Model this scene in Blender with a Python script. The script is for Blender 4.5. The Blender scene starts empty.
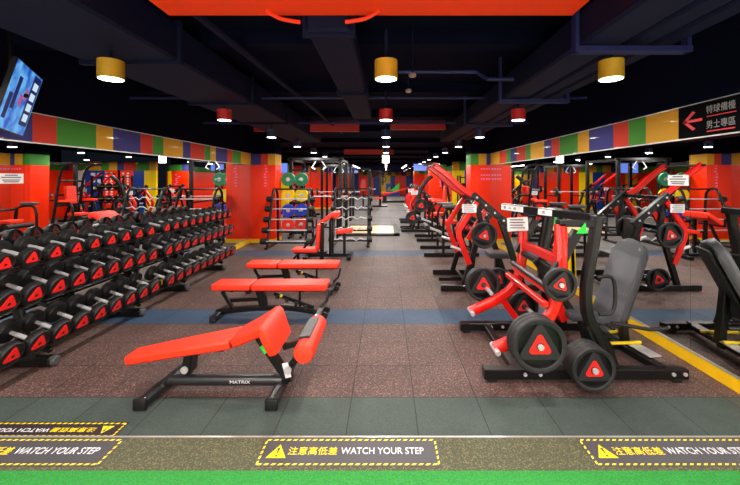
import bpy, bmesh, math, random
from mathutils import Vector, Matrix
random.seed(7)
PI = math.pi
S = bpy.context.scene
C = S.collection

# ---------------------------------------------------------------- camera
H = 1.76
cd = bpy.data.cameras.new('camera'); cam = bpy.data.objects.new('camera', cd); C.objects.link(cam)
cam.location = (0, 0, H); cam.rotation_euler = (PI/2, 0, 0)
cd.sensor_width = 36; cd.lens = 36*360/740
cd.shift_x = -16/740; cd.shift_y = -63.5/740
cd.clip_start = .05; cd.clip_end = 200
S.camera = cam
S.view_settings.view_transform = 'Standard'; S.view_settings.look = 'None'
S.view_settings.exposure = 0.0; S.view_settings.gamma = 1
S.view_settings.use_curve_mapping = False
S.cycles.use_denoising = True
S.cycles.max_bounces = 10; S.cycles.glossy_bounces = 8; S.cycles.diffuse_bounces = 4
S.cycles.caustics_reflective = False; S.cycles.caustics_refractive = False
S.cycles.sample_clamp_indirect = 6

# ---------------------------------------------------------------- materials
def nodes(m):
    m.use_nodes = True
    nt = m.node_tree
    return nt, nt.nodes['Principled BSDF']
def srgb(c):
    f = lambda v: v/12.92 if v <= .04045 else ((v+.055)/1.055)**2.4
    return tuple(f(x/255) for x in c)+(1,)
def pm(name, c, rough=.5, metal=0, var=.12, scale=12, bump=0, coat=0, bscale=None, spec=.5):
    """c is sRGB 0-255; a noise varies it a little"""
    m = bpy.data.materials.new(name); nt, b = nodes(m)
    b.inputs['Roughness'].default_value = rough; b.inputs['Metallic'].default_value = metal
    b.inputs['Coat Weight'].default_value = coat
    b.inputs['Specular IOR Level'].default_value = spec
    tc = nt.nodes.new('ShaderNodeTexCoord')
    n = nt.nodes.new('ShaderNodeTexNoise'); n.inputs['Scale'].default_value = scale; n.inputs['Detail'].default_value = 4
    nt.links.new(tc.outputs['Object'], n.inputs['Vector'])
    mx = nt.nodes.new('ShaderNodeMix'); mx.data_type = 'RGBA'
    k = srgb(c)
    mx.inputs[6].default_value = tuple(x*(1-var) for x in k[:3])+(1,)
    mx.inputs[7].default_value = tuple(min(1, x*(1+var)) for x in k[:3])+(1,)
    nt.links.new(n.outputs['Fac'], mx.inputs[0]); nt.links.new(mx.outputs[2], b.inputs['Base Color'])
    if bump:
        n2 = nt.nodes.new('ShaderNodeTexNoise'); n2.inputs['Scale'].default_value = bscale or scale*8
        nt.links.new(tc.outputs['Object'], n2.inputs['Vector'])
        bp = nt.nodes.new('ShaderNodeBump'); bp.inputs['Strength'].default_value = bump; bp.inputs['Distance'].default_value = .004
        nt.links.new(n2.outputs['Fac'], bp.inputs['Height']); nt.links.new(bp.outputs['Normal'], b.inputs['Normal'])
    return m
def em(name, c, s):
    m = bpy.data.materials.new(name); nt, b = nodes(m)
    b.inputs['Base Color'].default_value = (0, 0, 0, 1)
    b.inputs['Emission Color'].default_value = srgb(c); b.inputs['Emission Strength'].default_value = s
    return m
def clad(name, c, pitch=.6, rough=.32, grid=True, var=.06):
    """painted panel with thin joints"""
    m = pm(name, c, rough, var=var, scale=3, coat=.04, spec=.3)
    if not grid: return m
    nt = m.node_tree; b = nt.nodes['Principled BSDF']
    tc = nt.nodes.new('ShaderNodeTexCoord'); br = nt.nodes.new('ShaderNodeTexBrick')
    mp = nt.nodes.new('ShaderNodeMapping'); mp.inputs['Rotation'].default_value = (PI/2, 0, 0)
    nt.links.new(tc.outputs['Object'], mp.inputs['Vector']); nt.links.new(mp.outputs[0], br.inputs['Vector'])
    br.offset = 0; br.inputs['Scale'].default_value = 1; br.inputs['Brick Width'].default_value = pitch
    br.inputs['Row Height'].default_value = 2.3; br.inputs['Mortar Size'].default_value = .004
    k = srgb(c)
    br.inputs['Color1'].default_value = k; br.inputs['Color2'].default_value = k
    br.inputs['Mortar'].default_value = tuple(x*.5 for x in k[:3])+(1,)
    nt.links.new(br.outputs['Color'], b.inputs['Base Color'])
    return m
M = {}
M['red_wall'] = clad('red_cladding', (248, 46, 2), .8)
M['blue_wall'] = clad('blue_cladding', (22, 62, 150), .8)
M['yellow_wall'] = clad('yellow_cladding', (246, 205, 10), .8)
M['green_wall'] = clad('green_cladding', (40, 130, 40), .8)
M['band_red'] = clad('band_red', (196, 54, 34), .05, .75, False)
M['band_green'] = clad('band_green', (62, 132, 44), .05, .75, False)
M['band_yellow'] = clad('band_yellow', (205, 150, 40), .05, .75, False)
M['band_blue'] = clad('band_blue', (56, 56, 118), .05, .75, False)
M['band_dark'] = pm('sign_black', (8, 7, 10), .9, spec=.05)
M['navy'] = pm('navy_paint', (6, 11, 34), .85, var=.25, scale=2, spec=.08)
M['navy2'] = pm('navy_duct', (12, 18, 46), .7, var=.2, scale=3, spec=.15)
M['blue_steel'] = pm('blue_steel', (10, 24, 80), .6, var=.2)
M['ceil_orange'] = pm('ceiling_orange', (255, 62, 0), .7, var=.05, scale=2)
M['ceil_red'] = pm('ceiling_red', (190, 30, 12), .5)
M['curb'] = pm('kerb_yellow', (240, 190, 12), .45, var=.08, scale=20)
M['edge'] = pm('edge_metal', (190, 190, 185), .35, .6)
M['black'] = pm('black_powder_coat', (9, 9, 10), .36, var=.2, scale=30, coat=.05, spec=.35)
M['iron'] = pm('dark_grey_coat', (30, 31, 34), .35, var=.15, scale=30, coat=.2)
M['rubber'] = pm('black_rubber', (14, 14, 15), .5, var=.2, scale=40, bump=.15, spec=.4)
M['plate'] = pm('plate_rubber', (30, 30, 32), .5, var=.15, scale=40, spec=.4)
M['grey_rubber'] = pm('grey_rubber', (60, 61, 64), .55, var=.12, scale=40)
M['red_metal'] = pm('red_powder_coat', (222, 22, 12), .3, var=.06, coat=.4)
M['vinyl'] = pm('red_vinyl', (252, 52, 24), .45, var=.05, scale=20, bump=.05, bscale=250)
M['badge'] = pm('red_badge', (235, 30, 26), .4, var=.05)
M['pad_black'] = pm('charcoal_vinyl', (70, 71, 76), .42, var=.08, scale=30, bump=.06, bscale=250)
M['chrome'] = pm('brushed_steel', (205, 205, 208), .38, .55, var=.08, scale=60)
M['white'] = pm('white_label', (225, 225, 225), .5, var=.03)
M['ink'] = pm('grey_ink', (70, 72, 78), .6)
M['sticker'] = pm('grey_sticker', (66, 66, 70), .55, var=.06, scale=60)
M['sticker_dark'] = pm('dark_sticker', (40, 30, 34), .55, var=.06, scale=60)
M['yellow_ink'] = pm('yellow_ink', (245, 220, 20), .5, var=.04)
M['white_ink'] = pm('white_ink', (225, 228, 230), .5, var=.03)
M['red_ink'] = pm('red_ink', (205, 30, 36), .5)
M['pink_ink'] = pm('pink_ink', (250, 120, 170), .5)
M['grey_ink2'] = pm('silver_ink', (135, 135, 135), .8, spec=.1)
M['green_tag'] = pm('green_tag', (30, 215, 60), .4)
M['green_plate'] = pm('green_bumper', (18, 130, 88), .5)
M['yellow_plate'] = pm('yellow_bumper', (232, 205, 20), .5)
M['blue_plate'] = pm('blue_bumper', (30, 60, 190), .5)
M['red_plate'] = pm('red_bumper', (225, 45, 25), .5)
M['wood'] = pm('pale_wood', (226, 190, 140), .4, var=.12, scale=6)
M['lamp_yellow'] = pm('lamp_yellow', (196, 158, 36), .5)
M['lamp_red'] = pm('lamp_red', (205, 40, 40), .5)
M['lamp_blue'] = pm('lamp_navy', (40, 50, 90), .5)
M['glow'] = em('lamp_glow', (255, 248, 235), 9)
M['screen'] = None

def mirror_mat():
    m = bpy.data.materials.new('mirror'); nt, b = nodes(m)
    b.inputs['Base Color'].default_value = (.80, .83, .82, 1); b.inputs['Metallic'].default_value = 1
    b.inputs['Roughness'].default_value = 0.0
    return m
M['mirror'] = mirror_mat()

def mk(nt, op, a=None, b=None):
    n = nt.nodes.new('ShaderNodeMath'); n.operation = op
    for i, v in enumerate((a, b)):
        if v is None: continue
        if isinstance(v, (int, float)): n.inputs[i].default_value = v
        else: nt.links.new(v, n.inputs[i])
    return n.outputs[0]
def floor_mat():
    m = bpy.data.materials.new('rubber_tiles'); nt, b = nodes(m)
    tc = nt.nodes.new('ShaderNodeTexCoord'); sp = nt.nodes.new('ShaderNodeSeparateXYZ')
    nt.links.new(tc.outputs['Object'], sp.inputs[0]); X, Y = sp.outputs[0], sp.outputs[1]
    def mixc(f, a, c):
        n = nt.nodes.new('ShaderNodeMix'); n.data_type = 'RGBA'
        for i, v in ((0, f), (6, a), (7, c)):
            if isinstance(v, tuple) or isinstance(v, float): n.inputs[i].default_value = v
            else: nt.links.new(v, n.inputs[i])
        return n.outputs[2]
    # speckles
    n1 = nt.nodes.new('ShaderNodeTexVoronoi'); n1.inputs['Scale'].default_value = 130
    nt.links.new(tc.outputs['Object'], n1.inputs['Vector'])
    sc = nt.nodes.new('ShaderNodeSeparateColor'); nt.links.new(n1.outputs['Color'], sc.inputs[0])
    rnd, rnd2 = sc.outputs[0], sc.outputs[1]
    big = nt.nodes.new('ShaderNodeTexNoise'); big.inputs['Scale'].default_value = 1.3; big.inputs['Detail'].default_value = 5
    nt.links.new(tc.outputs['Object'], big.inputs['Vector'])
    # tile random
    tx = mk(nt, 'FLOOR', mk(nt, 'DIVIDE', mk(nt, 'SUBTRACT', X, .22), .5)); ty = mk(nt, 'FLOOR', mk(nt, 'DIVIDE', mk(nt, 'SUBTRACT', Y, 2.9), .49))
    cb = nt.nodes.new('ShaderNodeCombineXYZ'); nt.links.new(tx, cb.inputs[0]); nt.links.new(ty, cb.inputs[1])
    wn = nt.nodes.new('ShaderNodeTexWhiteNoise'); nt.links.new(cb.outputs[0], wn.inputs['Vector'])
    brown = mixc(rnd2, srgb((66, 49, 46)), srgb((84, 68, 64)))
    spk = mk(nt, 'GREATER_THAN', rnd, .86)
    brown = mixc(spk, brown, srgb((132, 98, 88)))
    green = mixc(rnd2, srgb((56, 68, 64)), srgb((68, 80, 75)))
    blue = mixc(rnd2, srgb((44, 62, 86)), srgb((58, 76, 98)))
    grey = mixc(rnd2, srgb((86, 78, 75)), srgb((102, 95, 92)))
    ph = mk(nt, 'MODULO', mk(nt, 'SUBTRACT', Y, 4.37), 3.92)
    isb = mk(nt, 'MULTIPLY', mk(nt, 'LESS_THAN', ph, .49), mk(nt, 'GREATER_THAN', Y, 4.37))
    c = mixc(mk(nt, 'GREATER_THAN', Y, 8.9), brown, grey)
    c = mixc(isb, c, blue)
    c = mixc(mk(nt, 'LESS_THAN', Y, 2.9), c, green)
    # wear and tile tone
    w = mk(nt, 'ADD', mk(nt, 'MULTIPLY', big.outputs['Fac'], .9), mk(nt, 'MULTIPLY', wn.outputs['Value'], .16))
    w = mk(nt, 'ADD', w, .5)
    vm = nt.nodes.new('ShaderNodeVectorMath'); vm.operation = 'SCALE'
    nt.links.new(c, vm.inputs[0]); nt.links.new(w, vm.inputs['Scale'])
    # joints
    fx = mk(nt, 'FRACT', mk(nt, 'DIVIDE', mk(nt, 'SUBTRACT', X, .22-50), .5)); fy = mk(nt, 'FRACT', mk(nt, 'DIVIDE', mk(nt, 'SUBTRACT', Y, 2.9-49), .49))
    j = mk(nt, 'MAXIMUM', mk(nt, 'LESS_THAN', fx, .014), mk(nt, 'LESS_THAN', fy, .014))
    cc = mixc(j, vm.outputs[0], srgb((34, 32, 32)))
    nt.links.new(cc, b.inputs['Base Color'])
    b.inputs['Roughness'].default_value = .6; b.inputs['Specular IOR Level'].default_value = .28
    bp = nt.nodes.new('ShaderNodeBump'); bp.inputs['Strength'].default_value = .35; bp.inputs['Distance'].default_value = .004
    nt.links.new(n1.outputs['Distance'], bp.inputs['Height']); nt.links.new(bp.outputs['Normal'], b.inputs['Normal'])
    return m
M['floor'] = floor_mat()
def speck(name, c1, c2, thr, scale, rough=.8, bump=.5):
    m = bpy.data.materials.new(name); nt, b = nodes(m)
    tc = nt.nodes.new('ShaderNodeTexCoord'); v = nt.nodes.new('ShaderNodeTexVoronoi'); v.inputs['Scale'].default_value = scale
    nt.links.new(tc.outputs['Object'], v.inputs['Vector'])
    sc = nt.nodes.new('ShaderNodeSeparateColor'); nt.links.new(v.outputs['Color'], sc.inputs[0])
    g = mk(nt, 'GREATER_THAN', sc.outputs[0], thr)
    mx = nt.nodes.new('ShaderNodeMix'); mx.data_type = 'RGBA'
    mx.inputs[6].default_value = srgb(c1); mx.inputs[7].default_value = srgb(c2)
    nt.links.new(g, mx.inputs[0]); nt.links.new(mx.outputs[2], b.inputs['Base Color'])
    b.inputs['Roughness'].default_value = rough
    bp = nt.nodes.new('ShaderNodeBump'); bp.inputs['Strength'].default_value = bump; bp.inputs['Distance'].default_value = .006
    nt.links.new(v.outputs['Distance'], bp.inputs['Height']); nt.links.new(bp.outputs['Normal'], b.inputs['Normal'])
    return m
M['carpet'] = speck('green_carpet', (26, 122, 42), (34, 138, 50), .5, 160)
M['lobby'] = speck('pale_bounce_floor', (205, 198, 188), (188, 180, 170), .6, 6, .5, .02)  # kept pale so the unseen floor throws light upwards
M['strip'] = speck('speckled_strip', (68, 71, 52), (106, 104, 68), .78, 150)

# ---------------------------------------------------------------- mesh helpers
def bx(bm, c, s, rot=None, bev=0, seg=1):
    r = bmesh.ops.create_cube(bm, size=1)
    mt = Matrix.Translation(Vector(c)) @ (rot.to_4x4() if rot else Matrix.Identity(4)) @ Matrix.Diagonal((s[0], s[1], s[2], 1))
    bmesh.ops.transform(bm, matrix=mt, verts=r['verts'])
    if bev:
        es = list({e for v in r['verts'] for e in v.link_edges})
        bmesh.ops.bevel(bm, geom=es, offset=bev, segments=seg, profile=.6, affect='EDGES')
def b2(bm, lo, hi, bev=0, seg=1):
    bx(bm, [(a+b)/2 for a, b in zip(lo, hi)], [b-a for a, b in zip(lo, hi)], None, bev, seg)
def frame_axes(d, up=None):
    d = d.normalized(); u = Vector(up) if up else Vector((0, 0, 1))
    if abs(d.dot(u)) > .98: u = Vector((0, 1, 0))
    s = d.cross(u).normalized(); u = s.cross(d).normalized()
    return d, s, u
def bar(bm, p, q, w, h, up=None, bev=.006):
    """rectangular beam from p to q, w sideways, h along up"""
    p, q = Vector(p), Vector(q); d, s, u = frame_axes(q-p, up)
    rot = Matrix((d, s, u)).transposed()
    bx(bm, (p+q)/2, ((q-p).length, w, h), rot, min(bev, w*.3, h*.3))
def tube(bm, pts, r, n=10, caps=True):
    pts = [Vector(p) for p in pts]; rings = []
    rr = r if isinstance(r, (list, tuple)) else [r]*len(pts)
    ref = None
    for i, p in enumerate(pts):
        d = (pts[min(i+1, len(pts)-1)]-pts[max(i-1, 0)]).normalized()
        if ref is None:
            ref = Vector((0, 0, 1)) if abs(d.z) < .9 else Vector((0, 1, 0))
        s = d.cross(ref).normalized(); u = s.cross(d).normalized(); ref = u
        rings.append([bm.verts.new(p+rr[i]*(math.cos(2*PI*k/n)*s+math.sin(2*PI*k/n)*u)) for k in range(n)])
    for a, b in zip(rings, rings[1:]):
        for k in range(n): bm.faces.new((a[k], a[(k+1) % n], b[(k+1) % n], b[k]))
    if caps:
        bm.faces.new(rings[0][::-1]); bm.faces.new(rings[-1])
def smooth_path(pts, n=6):
    P = [Vector(p) for p in pts]; out = []
    for i in range(len(P)-1):
        a, b, c, d = P[max(i-1, 0)], P[i], P[i+1], P[min(i+2, len(P)-1)]
        for k in range(n):
            t = k/n
            out.append(.5*((2*b)+(c-a)*t+(2*a-5*b+4*c-d)*t*t+(3*b-a-3*c+d)*t*t*t))
    out.append(P[-1]); return out
def lathe(bm, prof, axis='Z', org=(0, 0, 0), n=24, caps=True):
    """prof: list of (radius, along)"""
    o = Vector(org); A = {'X': Vector((1, 0, 0)), 'Y': Vector((0, 1, 0)), 'Z': Vector((0, 0, 1))}[axis]
    s, u = {'X': ((0, 1, 0), (0, 0, 1)), 'Y': ((0, 0, 1), (1, 0, 0)), 'Z': ((1, 0, 0), (0, 1, 0))}[axis]
    s, u = Vector(s), Vector(u); R = []
    for r, a in prof:
        R.append([bm.verts.new(o+A*a+r*(math.cos(2*PI*k/n)*s+math.sin(2*PI*k/n)*u)) for k in range(n)])
    for a, b in zip(R, R[1:]):
        for k in range(n): bm.faces.new((a[k], a[(k+1) % n], b[(k+1) % n], b[k]))
    if caps:
        bm.faces.new(R[0][::-1]); bm.faces.new(R[-1])
def prism(bm, pts, axis, a0, a1):
    """extrude the 2d polygon: axis X -> pts are (y,z), Y -> (x,z), Z -> (x,y)"""
    f = {'X': lambda p, a: (a, p[0], p[1]), 'Y': lambda p, a: (p[0], a, p[1]), 'Z': lambda p, a: (p[0], p[1], a)}[axis]
    A = [bm.verts.new(f(p, a0)) for p in pts]; B = [bm.verts.new(f(p, a1)) for p in pts]
    bm.faces.new(A[::-1]); bm.faces.new(B)
    n = len(pts)
    for k in range(n): bm.faces.new((A[k], A[(k+1) % n], B[(k+1) % n], B[k]))
def ribbon(bm, pts, y, w, t, n=6, smooth=True):
    """flat-sided tube in the XZ plane: pts (x,z), w in the plane, t along Y centred at y"""
    P = smooth_path([(p[0], 0, p[1]) for p in pts], n) if smooth and len(pts) > 2 else [Vector((p[0], 0, p[1])) for p in pts]
    rings = []
    for i, p in enumerate(P):
        d = (P[min(i+1, len(P)-1)]-P[max(i-1, 0)]).normalized(); s = Vector((-d.z, 0, d.x)); Y = Vector((0, 1, 0)); c = Vector((p.x, y, p.z))
        ch = .2
        loc = [(-.5, -.5+ch), (-.5, .5-ch), (-.5+ch, .5), (.5-ch, .5), (.5, .5-ch), (.5, -.5+ch), (.5-ch, -.5), (-.5+ch, -.5)]
        rings.append([bm.verts.new(c+s*(a*w)+Y*(b*t)) for a, b in loc])
    m = 8
    for a, b in zip(rings, rings[1:]):
        for k in range(m): bm.faces.new((a[k], a[(k+1) % m], b[(k+1) % m], b[k]))
    bm.faces.new(rings[0][::-1]); bm.faces.new(rings[-1])
def pad(bm, c, s, rot=None, bev=.025):
    bx(bm, c, s, rot, min(bev, min(s)*.45), 3)
def rtri(R, n=6, rc=.35, rot=PI/2):
    """rounded triangle points, circumradius R"""
    out = []
    for k in range(3):
        a = rot+2*PI*k/3; cx, cy = (R*(1-rc))*math.cos(a), (R*(1-rc))*math.sin(a)
        for j in range(n+1):
            b = a-PI/3+2*PI/3*j/n
            out.append((cx+R*rc*.62*math.cos(b), cy+R*rc*.62*math.sin(b)))
    return out
def mobj(name, bm, m, parent=None, smooth=False):
    me = bpy.data.meshes.new(name)
    bmesh.ops.recalc_face_normals(bm, faces=bm.faces)
    bm.to_mesh(me); bm.free()
    if m is not None: me.materials.append(M[m] if isinstance(m, str) else m)
    if smooth:
        me.polygons.foreach_set('use_smooth', [True]*len(me.polygons))
        try: me.set_sharp_from_angle(angle=math.radians(35))
        except Exception: pass
    o = bpy.data.objects.new(name, me); C.objects.link(o)
    if parent: o.parent = parent
    return o
def part(name, f, m, parent=None, smooth=True):
    bm = bmesh.new(); f(bm); return mobj(name, bm, m, parent, smooth)
def thing(name, label, cat, loc=(0, 0, 0), rz=0, group=None):
    o = bpy.data.objects.new(name, None); C.objects.link(o); o.empty_display_size = .1
    o.location = loc; o.rotation_euler = (0, 0, rz); tag(o, label, cat, group); return o
def tag(o, label, cat, group=None, kind=None):
    o['label'] = label; o['category'] = cat
    if group: o['group'] = group
    if kind: o['kind'] = kind
    return o
def kids(o): return [c for c in C.objects if c.parent == o]
def settle(root, base):
    """parts were meshed in world space: bring them to the base of the thing"""
    base = Vector(base)
    todo = kids(root)
    while todo:
        k = todo.pop()
        if k.type == 'MESH': k.data.transform(Matrix.Translation(-base))
        todo += kids(k)
    root.location = base
TREE = {}
def dup(root, loc, label, group=None, rot=None, scale=None):
    if root.name not in TREE: TREE[root.name] = [(c, kids(c)) for c in kids(root)]
    r = root.copy(); C.objects.link(r); r.location = loc; r['label'] = label
    if group: r['group'] = group
    if rot: r.rotation_euler = rot
    if scale: r.scale = (scale,)*3
    for ch, gs in TREE[root.name]:
        c = ch.copy(); C.objects.link(c); c.parent = r
        for g in gs:
            d = g.copy(); C.objects.link(d); d.parent = c
    return r
def struct(name, f, m, smooth=False):
    o = part(name, f, m, None, smooth); o['kind'] = 'structure'; return o
def text_mesh(name, s, size, m, parent, mat4, align='CENTER', xs=1, width=None):
    cu = bpy.data.curves.new(name, 'FONT'); cu.body = s; cu.size = size; cu.align_x = align; cu.align_y = 'CENTER'
    cu.extrude = .0006; cu.resolution_u = 3
    t = bpy.data.objects.new(name+'_tmp', cu); C.objects.link(t); bpy.context.view_layer.update()
    me = bpy.data.meshes.new_from_object(t.evaluated_get(bpy.context.evaluated_depsgraph_get()))
    bpy.data.objects.remove(t); bpy.data.curves.remove(cu)
    if width:
        vx = [v.co.x for v in me.vertices]; xs = width/(max(vx)-min(vx))
    me.transform(Matrix.Diagonal((xs, 1, 1, 1))); me.transform(mat4)
    me.materials.clear(); me.materials.append(M[m])
    o = bpy.data.objects.new(name, me); C.objects.link(o)
    if parent: o.parent = parent
    return o
def ordn(i): return ['first', 'second', 'third', 'fourth', 'fifth', 'sixth', 'seventh', 'eighth', 'ninth', 'tenth', 'eleventh', 'twelfth', 'thirteenth', 'fourteenth', 'fifteenth', 'sixteenth', 'seventeenth', 'eighteenth', 'nineteenth', 'twentieth', 'twenty-first'][i]

XL, XR, PY = -3.74, 2.9, 9.95
ZB, ZT, ZC = 2.15, 2.455, 3.25
# ---------------------------------------------------------------- setting
struct('floor', lambda b: b2(b, (-12, 2.40, -.1), (9, 45, 0)), 'floor')
struct('floor_carpet', lambda b: b2(b, (-6, .9, -.1), (6, 2.135, .03)), 'carpet')
struct('floor_lobby', lambda b: b2(b, (-6, -4, -.1), (6, .9, .028)), 'lobby')  # unseen pale floor added to bounce light at the orange panel
struct('floor_strip', lambda b: b2(b, (-6, 2.135, -.1), (6, 2.41, .03)), 'strip')
struct('trim_1', lambda b: b2(b, (-6, 2.41, -.1), (6, 2.425, .031)), 'edge')
struct('ceiling', lambda b: b2(b, (-12, -4, ZC), (9, 45, ZC+.1)), 'navy')
# side walls above and behind the mirrors
struct('wall_left', lambda b: b2(b, (XL-.3, -4, -.1), (XL-.02, PY, ZC)), 'navy')
struct('wall_right', lambda b: b2(b, (XR+.02, -4, -.1), (XR+.3, PY, ZC)), 'navy')
struct('wall_back', lambda b: b2(b, (-6, -4.1, -.1), (6, -4, ZC)), 'white')  # unseen wall, made white to bounce more light
struct('wall_far', lambda b: b2(b, (-12, 40, 0), (9, 40.1, ZC)), 'blue_wall')
struct('wall_far_left', lambda b: b2(b, (-9.1, PY, 0), (-9, 40, ZC)), 'navy')
struct('wall_far_right', lambda b: b2(b, (7.4, PY, 0), (7.5, 16.5, ZC)), 'navy')
def kerb(x0, x1, xin):
    def f(b): b2(b, (x0, -1, 0), (x1, PY, .118), .004)
    return f
struct('baseboard_right', kerb(XR-.012, XR+.02, 0), 'curb')
struct('baseboard_left', kerb(XL-.02, XL+.012, 0), 'curb')
struct('trim_2', lambda b: b2(b, (XR-.014, -1, .118), (XR+.02, PY, .128)), 'edge')
struct('trim_3', lambda b: b2(b, (XL-.02, -1, .118), (XL+.014, PY, .128)), 'edge')

def band(name, x, side, segs, thick=.03):
    """coloured blocks above the mirror, along Y"""
    bm = bmesh.new(); cols = ['band_red', 'band_green', 'band_yellow', 'band_blue']
    mats = {c: i for i, c in enumerate(cols)}
    for y0, y1, c in segs:
        n0 = len(bm.faces)
        xs = sorted((x, x-side*thick))
        b2(bm, (xs[0], y0, ZB), (xs[1], y1, ZT))
        bm.faces.ensure_lookup_table()
        for f in bm.faces[n0:]: f.material_index = mats[c]
    me = bpy.data.meshes.new(name); bm.to_mesh(me); bm.free()
    for c in cols: me.materials.append(M[c])
    o = bpy.data.objects.new(name, me); C.objects.link(o); o['kind'] = 'structure'; return o
R_, G_, Y_, B_ = 'band_red', 'band_green', 'band_yellow', 'band_blue'
lb0 = [(3.86, R_), (4.145, G_), (4.71, Y_), (5.0, B_), (5.56, R_), (5.85, G_), (6.13, Y_), (6.72, B_), (6.98, R_), (7.52, G_), (7.77, Y_), (8.02, B_), (8.6, R_), (8.88, G_), (9.4, Y_)]
lb = [(a*.984, c) for a, c in lb0]+[(PY, None)]
pre = [(-1, R_), (-.4, G_), (.2, Y_), (.7, B_), (1.1, R_), (1.6, G_), (2.1, Y_), (2.5, R_), (3.0, B_)]
def segs(l): return [(a[0], b[0], a[1]) for a, b in zip(l, l[1:])]
band('trim_4', XL-.02, -1, segs(pre+lb))
rb0 = [(3.66, Y_), (4.14, G_), (4.435, R_), (4.73, B_), (5.3, Y_), (5.61, G_), (6.2, R_), (6.5, B_), (6.8, Y_), (7.44, G_), (7.7, R_), (8.24, B_), (8.64, G_), (8.93, R_), (9.47, Y_)]
rb = [(a*.967, c) for a, c in rb0]+[(PY, None)]
prer = [(-1, Y_), (-.3, B_), (.3, R_), (1.0, G_), (1.6, Y_), (2.1, B_)]
band('trim_5', XR+.02, 1, segs(prer+[(2.54, B_)])+segs(rb))
def rails(name, x0, x1):
    def f(b):
        b2(b, (x0, -1, ZB-.012), (x1, PY, ZB)); b2(b, (x0, -1, ZT), (x1, PY, ZT+.01))
    struct(name, f, 'edge')
rails('trim_6', XL-.02, XL+.016); rails('trim_7', XR-.016, XR+.02)

# mirror panels
def mirrors(x, side, y0, n, word):
    for i in range(n):
        a = y0+(1.0 if side > 0 else 1.015)*i; b = min(a+(1.0 if side > 0 else 1.015), PY)-.0025
        nm = 'mirror_panel'
        o = part(nm, lambda q: b2(q, (min(x, x+side*.015), a, .13), (max(x, x+side*.015), b, ZB-.014)), 'mirror', None, False)
        tag(o, f'{ordn(i)} tall wall mirror panel counted from the near end of the {word} wall', 'mirror', f'mirror panels on the {word} wall')
mirrors(XR, 1, .43, 10, 'right')
mirrors(XL, -1, .675, 10, 'left')

# black direction sign on the right band
sg = thing('direction_sign', 'black sign with red arrow and white characters on the right colour band', 'sign')
part('sign_board', lambda b: b2(b, (XR-.028, 2.545, ZB+.002), (XR-.012, 3.535, ZT-.002)), 'band_dark', sg)
RM = Matrix.Translation((XR-.030, 3.09, (ZB+ZT)/2)) @ Matrix.Rotation(-PI/2, 4, 'Z') @ Matrix.Rotation(PI/2, 4, 'X')
# local x runs towards the camera (-Y), local y up
def arrow(b):
    y, z = 3.37, (ZB+ZT)/2
    x0, x1 = XR-.031, XR-.028
    for pts in ([(y-.10, z-.012), (y+.10, z-.012), (y+.10, z+.012), (y-.10, z+.012)],
                [(y+.11, z), (y-.0, z+.09), (y-.03, z+.075), (y+.07, z)], [(y+.11, z), (y-.0, z-.09), (y-.03, z-.075), (y+.07, z)]):
        prism(b, pts, 'X', x0, x1)
part('arrow', arrow, 'red_ink', sg, False)
text_mesh('lettering', '特球備檯', .078, 'grey_ink2', sg, Matrix.Translation((0, 0, .07)) @ RM, width=.27)
text_mesh('lettering', '男士專區', .078, 'grey_ink2', sg, Matrix.Translation((0, 0, -.065)) @ RM, width=.27)
part('underline', lambda b: (b2(b, (XR-.031, 2.95, ZT-.140), (XR-.028, 3.22, ZT-.134)), b2(b, (XR-.031, 2.96, ZB+.030), (XR-.028, 3.22, ZB+.040))), 'red_ink', sg, False)
settle(sg, (XR-.02, 3.14, ZB))

# notices stuck on the mirrors
def notice(x, side, y0, y1, z0, z1, word):
    t = thing('notice', f'white notice sheet with small print stuck on the {word} mirror', 'sign')
    xs = sorted((x-side*.001, x-side*.004))
    part('sheet', lambda b: b2(b, (xs[0], y0, z0), (xs[1], y1, z1)), 'white', t, False)
    xp = sorted((x-side*.004, x-side*.006)); w = y1-y0
    part('print', lambda b: [b2(b, (xp[0], y0+w*a, z0+(z1-z0)*c), (xp[1], y0+w*d, z0+(z1-z0)*(c+.1))) for a, d, c in ((.25, .75, .78), (.1, .9, .56), (.15, .85, .3), (.2, .8, .12))], 'ink', t, False)
    settle(t, (x, (y0+y1)/2, z0))
notice(XR, 1, 3.45, 3.70, 1.695, 1.80, 'right'); notice(XL, -1, 3.47, 3.71, 1.715, 1.815, 'left')

# piers
def pier(name, x0, x1, y0, y1, blocks, bandcols, wide=.3):
    struct(name, lambda b: (b2(b, (x0, y0, 0), (x1, y1, ZB), .004)), blocks)
    w = (x1-x0)/len(bandcols)
    bm = bmesh.new()
    for i, c in enumerate(bandcols):
        n0 = len(bm.faces); b2(bm, (x0+w*i, y0-.015, ZB), (x0+w*(i+1), y1+.01, ZT)); bm.faces.ensure_lookup_table()
        for f in bm.faces[n0:]: f.material_index = i
    me = bpy.data.meshes.new('b'); bm.to_mesh(me); bm.free()
    for c in bandcols: me.materials.append(M[c])
    TR[0] += 1; o = bpy.data.objects.new(f'trim_{TR[0]}', me); C.objects.link(o); o['kind'] = 'structure'
    struct(f'trim_{TR[0]}_base', lambda b: b2(b, (x0-.02, y0-.02, 0), (x1+.02, y1+.02, .1)), 'curb')
    struct(f'{name}_top', lambda b: b2(b, (x0, y0, ZT), (x1, y1, ZC)), 'navy')
TR = [20]
pier('pillar_left_near', XL-.3, -3.06, PY, PY+.55, 'red_wall', [R_, B_, B_, R_, Y_])
pier('pillar_right_near', 2.34, XR+.3, PY, PY+.55, 'red_wall', [G_, Y_, B_, R_])
pier('pillar_right_middle', 2.1, 2.92, 17.4, 18.0, 'red_wall', [B_, G_, G_])
pier('pillar_left_middle', -4.4, -3.2, 21.0, 21.6, 'red_wall', [R_, Y_, B_])
pier('pillar_right_far', 2.1, 2.9, 27, 27.6, 'red_wall', [Y_, G_])
pier('pillar_left_far', -4.3, -3.2, 31, 31.6, 'red_wall', [G_, R_])
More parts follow.
